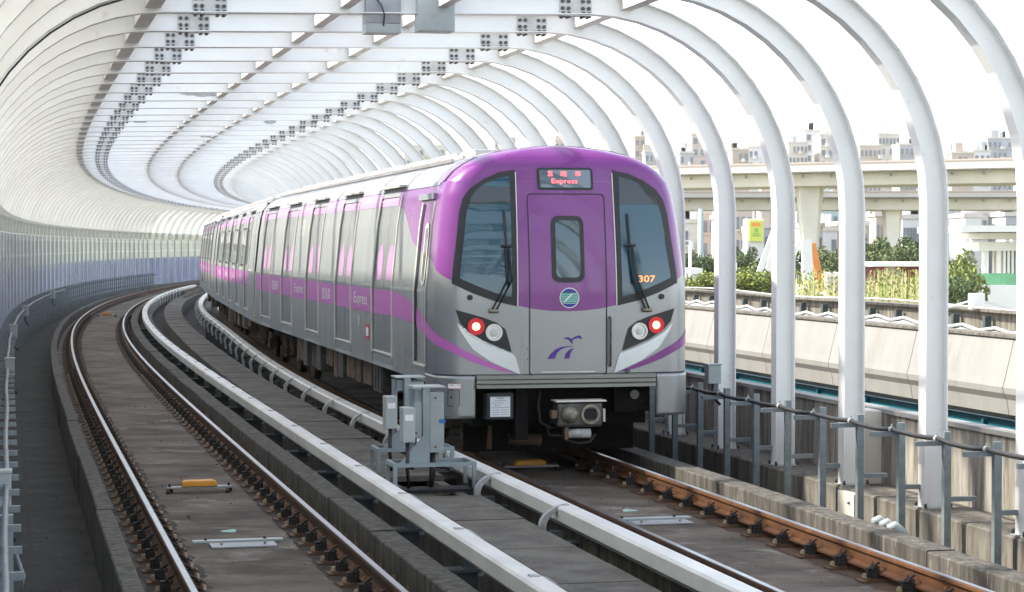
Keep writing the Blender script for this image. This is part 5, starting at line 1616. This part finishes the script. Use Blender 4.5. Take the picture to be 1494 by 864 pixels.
BL = [
 (926, 941, 200, 620, 14, 'bld_brown', 6, 2, 'narrow reddish tower block just right of the train roof'),
 (941, 966, 222, 560, 12, 'bld_grey', 4, 4, 'low grey block on the skyline beside the train roof'),
 (1009, 1041, 197, 600, 14, 'bld_pink', 7, 3, 'pinkish tower block with small windows on the skyline'),
 (992, 1012, 224, 560, 12, 'bld_grey', 4, 3, 'low grey block left of the pinkish tower'),
 (1068, 1092, 219, 560, 12, 'bld_brown', 3, 3, 'dark brownish low block above the elevated road'),
 (1092, 1120, 216, 600, 12, 'bld_white', 3, 4, 'white low block with large windows above the elevated road'),
 (1150, 1178, 209, 600, 14, 'bld_cream', 5, 5, 'cream block with closely set tall windows on the skyline'),
 (1174, 1196, 192, 640, 14, 'bld_white', 5, 2, 'taller white block with brown roof box on the skyline'),
 (1196, 1226, 198, 600, 14, 'bld_cream', 5, 3, 'cream tower with dark slit windows next to the white block'),
 (1254, 1285, 214, 560, 12, 'bld_pink', 4, 5, 'stepped pinkish block at the left of a skyline group'),
 (1281, 1312, 197, 620, 14, 'bld_cream', 6, 6, 'tall cream block with striped facade in the skyline group'),
 (1312, 1340, 212, 580, 12, 'bld_grey', 4, 4, 'grey purple block at the right of the skyline group'),
 (1388, 1420, 224, 560, 12, 'bld_brown', 2, 4, 'low brown roofed block far right above the elevated road'),
 (1440, 1476, 203, 640, 14, 'bld_grey', 5, 5, 'glassy grey block farthest right on the skyline'),
 (1420, 1445, 222, 600, 12, 'bld_white', 3, 3, 'small white block beside the glassy grey block'),
 (810, 836, 205, 620, 14, 'bld_pink', 5, 4, 'pinkish block seen between ribs above the train nose'),
 (722, 752, 202, 640, 14, 'bld_grey', 5, 5, 'grey block seen between ribs above the train roof'),
 (590, 650, 214, 620, 14, 'bld_cream', 4, 6, 'cream block seen low between the ribs left of the nose'),
 (996, 1062, 312, 300, 10, 'bld_pink', 4, 7, 'long pink white housing row under the road, leftmost'),
 (1062, 1098, 306, 290, 10, 'bld_pink', 5, 4, 'pale pink factory block behind the yellow green sign'),
 (1100, 1148, 300, 340, 10, 'bld_brown', 6, 6, 'brown pink apartment block behind the white sloping struts'),
 (1146, 1170, 318, 330, 10, 'bld_grey', 5, 3, 'grey purple block left of the tapered pier'),
 (1196, 1232, 306, 300, 10, 'bld_teal', 3, 4, 'teal roofed shed right of the tapered pier'),
 (1200, 1222, 337, 240, 8, 'bld_white', 2, 2, 'small bright white building right of the tapered pier'),
 (1254, 1345, 306, 330, 10, 'bld_cream', 4, 9, 'long cream housing behind the narrow pier'),
 (1254, 1350, 330, 260, 10, 'bld_teal', 1, 9, 'low teal glazed hall behind the trees'),
 (1378, 1424, 308, 300, 10, 'bld_white', 4, 6, 'pale block with small windows above the white pavilion'),
 (1424, 1490, 312, 310, 10, 'bld_cream', 4, 8, 'cream block with a row of small windows at far right'),
 (1500, 1620, 300, 330, 12, 'bld_grey', 4, 9, 'grey block out past the last column'),
]
for b in BL: building(*b)
rb = random.Random(21)
u = 985
while u < 1500:
    w_ = rb.uniform(14, 30)
    r_ = building(u, u + w_, rb.uniform(218, 236), rb.uniform(660, 740), 12, rb.choice(('bld_cream', 'bld_white', 'bld_grey', 'bld_pink')), 4, rb.choice((4, 5, 6)), 'low pale block packed in the hazy row just above the elevated road')
    r_['group'] = 'low skyline blocks above the elevated road'
    u += w_ + rb.uniform(2, 14)
u = 990
while u < 1500:
    w_ = rb.uniform(16, 34)
    r_ = building(u, u + w_, rb.uniform(312, 340), rb.uniform(215, 270), 9, rb.choice(('bld_cream', 'bld_white', 'bld_grey', 'bld_brown')), 3, rb.choice((3, 4, 6)), 'small pale building in the crowded row behind the trees below the elevated road')
    r_['group'] = 'small buildings below the elevated road'
    u += w_ + rb.uniform(8, 40)

# green sign on a pale building
r = empty('billboard', (at(1103, 230).x, 230, zat(352, 230))); tag(r, 'tall yellow green billboard with orange heading under the elevated road', 'billboard')
k_ = 230 / F_PX
mb = MB(); mb.box(-10 * k_, 10 * k_, -.1, .3, 0, 30 * k_); mb.build('panel', 'sign_yellow', r)
mb = MB(); mb.box(-7 * k_, 6 * k_, -.16, -.11, 22 * k_, 27 * k_); mb.build('heading', 'sign_orange', r)
mb = MB(); mb.disc((0, -.11, 16 * k_), (0, -1, 0), 1.6 * k_, 2.8 * k_, .04, 16); mb.build('ring_mark', 'sign_green', r)
for zz in (11, 8):
    mb = MB(); mb.box(-5 * k_, 5 * k_, -.16, -.11, (zz - .6) * k_, (zz + .6) * k_); mb.build('text_line', 'sign_green', r)
mb = MB(); mb.box(-12 * k_, 12 * k_, .31, 5, -12, 33 * k_); mb.build('backing_wall', 'bld_white', r)
# white sloping struts, crane, lamp posts
def strut(pts, w, label, matn, nm, cat):
    mb = MB()
    for (u0, v0, u1, v1, D) in pts:
        a, b = at(u0, D, zat(v0, D)), at(u1, D, zat(v1, D)); mb.bar(a, b, w, w)
    o = mb.build(nm, matn); tag(o, label, cat); return o
strut([(1132, 330, 1098, 425, 120), (1134, 345, 1112, 425, 122)], 0.32, 'white sloping twin strut rising left of the second column', 'pavilion_white', 'sloping_strut', 'strut')
strut([(1168, 352, 1152, 378, 118)], 0.2, 'short white sloping brace left of the tapered pier', 'pavilion_white', 'sloping_strut', 'strut')
strut([(1184, 355, 1200, 425, 110)], 0.36, 'orange crane boom leaning in front of the tapered pier', 'crane_orange', 'crane_boom', 'crane')
strut([(1176, 350, 1180, 430, 109)], 0.5, 'white mast beside the orange crane boom', 'pavilion_white', 'mast', 'mast')
for u, v0, D, lab in ((1007, 352, 90, 'thin white lamp post left of the first open column'), (1022, 305, 170, 'tall teal mast under the elevated road'), (1073, 383, 95, 'thin lamp post among shrubs')):
    a = at(u, D)
    r = empty('street_lamp', (a.x, a.y, -6)); tag(r, lab, 'lamp post')
    mt = 'bld_teal' if v0 == 305 else 'pavilion_white'
    wd = .22 if v0 == 305 else .07
    mb = MB(); mb.tube([(0, 0, 0), (0, 0, zat(v0, D) + 6)], wd, 8); mb.build('pole', mt, r)
    mb = MB(); mb.bar((0, 0, zat(v0, D) + 6), (-0.9, 0, zat(v0, D) + 6.1), .08, .06); mb.build('lamp_head', mt, r)

# white pavilion on the right
def kpx(D): return D / F_PX
D = 118.0
r = empty('pavilion', (at(1440, D).x, D, -6)); tag(r, 'white flat roofed pavilion with columns and green glass railing at the far right', 'pavilion')
def ub(u0, u1, v0, v1, dy0, dy1, nm, mt, par=r, DD=D):
    a = at(u0, DD).x - par.location.x; b = at(u1, DD).x - par.location.x
    mb = MB(); mb.box(a, b, dy0, dy1, zat(v1, DD) - par.location.z, zat(v0, DD) - par.location.z); return mb.build(nm, mt, par)
ub(1383, 1640, 330, 339, -3.5, 9, 'roof_slab', 'pavilion_white')
ub(1428, 1640, 340, 349, -1, 8, 'roof_beam', 'pavilion_white')
ub(1425, 1640, 353, 366, -.5, 6, 'upper_wall', 'pavilion_white')
for u in (1433, 1437, 1455, 1462, 1468, 1474, 1480, 1500, 1520, 1540): ub(u, u + 3.5, 366, 405, -.3, 0.2, 'column', 'pavilion_white')
ub(1456, 1640, 366, 405, 1.0, 1.4, 'back_wall', 'bld_cream')
ub(1413, 1640, 398, 419, -2.2, -2.1, 'glass_railing', 'glass_green')
ub(1412, 1640, 415, 462, -3, 5, 'base_wall', 'pavilion_white')
ub(1440, 1640, 462, 620, -2.8, 5, 'lower_wall', 'bld_cream')
r2 = empty('pavilion', (at(1310, 125).x, 125, -6)); tag(r2, 'low dark red pavilion with a thin cream flat roof between two columns', 'pavilion')
ub(1256, 1400, 383, 388, -4, 6, 'flat_roof', 'pavilion_white', r2, 125)
ub(1285, 1398, 389, 480, 0, 5, 'red_wall', 'pavilion_red', r2, 125)
ub(1302, 1318, 394, 410, -.06, -.01, 'window', 'bld_window', r2, 125)
ub(1278, 1292, 389, 480, -3.2, -3, 'post', 'bld_brown', r2, 125)
# road surface below
o = MB().sweep([(-40, -5.99), (120, -5.99)], 0, 1, closed=False, fn=lambda s, n, z: Vector((n + 40, 205 + 12 * s, z))).build('road', 'asphalt'); tag(o, kind='structure')

# ------------------------------------------------------------------ vegetation
def crown_mesh(seed, mats, n=5200, flat=1.0, leaf=0.075, clumps=20):
    rnd = random.Random(seed); mb = MB()
    cl = []
    for k in range(clumps):
        t = rnd.uniform(0, 2 * math.pi); rr = rnd.uniform(.15, .75); z = rnd.uniform(-.6, .8)
        cl.append((math.cos(t) * rr, math.sin(t) * rr, z * flat, rnd.uniform(.24, .44)))
    for i in range(n):
        c = rnd.choice(cl)
        d = Vector((rnd.gauss(0, 1), rnd.gauss(0, 1), rnd.gauss(0, 1))).normalized() * c[3] * rnd.uniform(.55, 1.0)
        p = Vector(c[:3]) + d
        a = Vector((rnd.gauss(0, 1), rnd.gauss(0, 1), rnd.gauss(0, 1))).normalized(); b = a.cross(Vector((rnd.gauss(0, 1), rnd.gauss(0, 1), 1))).normalized()
        s_ = leaf * rnd.uniform(.5, 1.1)
        mb.poly([p - a * s_, p + b * s_ * .6, p + a * s_, p - b * s_ * .6], rnd.choice((0, 0, 1)))
    return mb.mesh('crown', mats)
trunk_m = MB().tube([(0, 0, 0), (.02, .01, .5), (.0, .03, 1.0)], [.06, .045, .02], 8)
for t_ in (0.6, 2.3, 4.2): trunk_m.tube([(0, .01, .5), (.25 * math.cos(t_), .25 * math.sin(t_), 1.05)], [.03, .012], 6)
trunk_me = trunk_m.mesh('trunk', ['bark'])
crowns = {'dark': [crown_mesh(s_, ['leaf_dark', 'leaf_mid']) for s_ in (1, 2)], 'mid': [crown_mesh(s_, ['leaf_mid', 'leaf_dark']) for s_ in (3, 4)], 'yellow': [crown_mesh(s_, ['leaf_yellow', 'leaf_mid']) for s_ in (5, 6)]}
def tree(u, v_top, D, rad, kind, label, group, hfac=1.0):
    a = at(u, D); zt = zat(v_top, D); base = -6.0
    r = empty('tree', (a.x, a.y, base)); tag(r, label, 'tree', group)
    o = bpy.data.objects.new('crown', random.choice(crowns[kind])); COL.objects.link(o); o.parent = r
    rz_ = rad * hfac
    o.location = (0, 0, zt - base - rz_ * .95); o.scale = (rad, rad, rz_); o.rotation_euler = (0, 0, random.uniform(0, 6))
    o = bpy.data.objects.new('trunk', trunk_me); COL.objects.link(o); o.parent = r
    o.scale = (rad * 1.0, rad * 1.0, max(1, zt - base - rz_ * 1.1)); 
for u, v, D, rad, kind in ((1002, 370, 150, 1.9, 'dark'), (1020, 376, 155, 1.8, 'dark'), (1040, 380, 150, 1.7, 'mid'), (1080, 362, 160, 1.6, 'dark'), (1092, 372, 150, 1.6, 'dark'), (1112, 384, 145, 1.8, 'mid'), (1150, 366, 160, 1.7, 'dark'),
                           (1208, 372, 160, 1.5, 'mid'), (1224, 362, 165, 1.8, 'mid'), (1262, 356, 165, 2.0, 'dark'), (1282, 352, 160, 2.1, 'mid'), (1304, 366, 155, 1.6, 'mid'), (1326, 362, 160, 1.9, 'mid'), (1342, 350, 165, 2.0, 'dark')):
    tree(u, v, D, rad, kind, {'dark': 'dark green bushy tree in the row under the elevated road', 'mid': 'mid green rounded tree in the row under the elevated road'}[kind], 'trees under the elevated road, ' + kind, 1.1)
for u, v, D, rad, kind in ((1388, 392, 95, 1.3, 'yellow'), (1404, 376, 98, 1.3, 'yellow'), (1400, 408, 88, 1.2, 'mid')):
    tree(u, v, D, rad, kind, 'loose yellow green tree beside the white pavilion' if kind == 'yellow' else 'small green tree in front of the pale pavilion base', 'trees beside the pavilion ' + kind, 1.5)
for u, v, D, rad in ((1030, 404, 85, 1.0), (1048, 398, 88, 1.1), (1068, 402, 84, 1.1), (1084, 396, 88, 1.2), (1100, 400, 84, 1.1), (1118, 404, 86, 1.1), (1005, 410, 86, 1.0)):
    a = at(u, D)
    r = empty('shrub', (a.x, a.y, -6)); tag(r, 'bright yellow green shrub just above the parallel viaduct edge', 'shrub', 'yellow green shrubs behind the parallel viaduct')
    o = bpy.data.objects.new('crown', random.choice(crowns['yellow'])); COL.objects.link(o); o.parent = r
    zt = zat(v, D); o.location = (0, 0, zt + 6 - .8); o.scale = (rad, rad, .85)
    o = bpy.data.objects.new('trunk', trunk_me); COL.objects.link(o); o.parent = r; o.scale = (.9, .9, zt + 6 - 1)
for u0, u1, v0, v1, D, mt, lab in ((1000, 1024, 392, 425, 96, 'bld_white', 'low white hut behind the parallel viaduct at the train side'), (1062, 1100, 376, 392, 170, 'bld_white', 'long white awning among the dark trees'),
                                (1120, 1146, 405, 425, 92, 'bld_cream', 'small cream shed beside the sloping struts'), (1206, 1232, 398, 425, 128, 'bld_white', 'low white shed behind the saplings')):
    a, b = at(u0, D), at(u1, D)
    r = empty('shed', ((a.x + b.x) / 2, D, -6)); tag(r, lab, 'shed'); hw = (b.x - a.x) / 2; zt = zat(v0, D) + 6
    mb = MB(); mb.box(-hw * .92, hw * .92, 0, 3, 0, zt - .25); mb.build('wall', mt, r)
    mb = MB(); mb.box(-hw, hw, -.4, 3.4, zt - .248, zt); mb.build('roof', 'pavilion_white', r)
    mb = MB(); mb.box(-hw * .5, hw * .2, -.03, -.002, zt - 1.3, zt - .6); mb.build('window', 'bld_window', r)
# reeds: bare upright stems with sparse leaves
rnd = random.Random(5)
mb = MB()
for k in range(380):
    u = rnd.choice((rnd.uniform(1150, 1225), rnd.uniform(1255, 1345), rnd.uniform(1255, 1345))); D = rnd.uniform(70, 82)
    a = at(u, D); zt = zat(rnd.uniform(392, 428), D); lean = rnd.uniform(-.4, .4)
    mb.tube([(a.x, a.y, -6), (a.x + lean * .5, a.y, (zt - 6) / 2), (a.x + lean, a.y, zt)], [.03, .022, .008], 4, rnd.choice((0, 0, 1)))
    for j in range(7):
        zz = zt - rnd.uniform(0, 1.6); dx = rnd.uniform(-.16, .16)
        mb.poly([(a.x + lean, a.y, zz), (a.x + lean + dx, a.y + rnd.uniform(-.1, .1), zz + .12), (a.x + lean + dx * 1.2, a.y, zz + .06)], 1)
o = mb.build('reeds', ['reed', 'leaf_yellow']); tag(o, 'pale dry reeds and saplings behind the parallel viaduct', 'reeds', kind='stuff')
# ------------------------------------------------------------------ haze over the city
HAZE = 0.0001
mb = MB(); mb.box(-420, 520, -60, 760, -7.0, 60)
hz = mb.build('haze', 'paper'); tag(hz, kind='stuff')
hm = bpy.data.materials.new('haze'); hm.use_nodes = True
nt = hm.node_tree; nt.nodes.clear()
ho = nt.nodes.new('ShaderNodeOutputMaterial'); hv = nt.nodes.new('ShaderNodeVolumePrincipled')
hv.inputs['Color'].default_value = (1.0, 0.98, 0.95, 1); hv.inputs['Density'].default_value = HAZE; hv.inputs['Anisotropy'].default_value = 0.3
nt.links.new(hv.outputs[0], ho.inputs['Volume'])
hz.data.materials.clear(); hz.data.materials.append(hm)
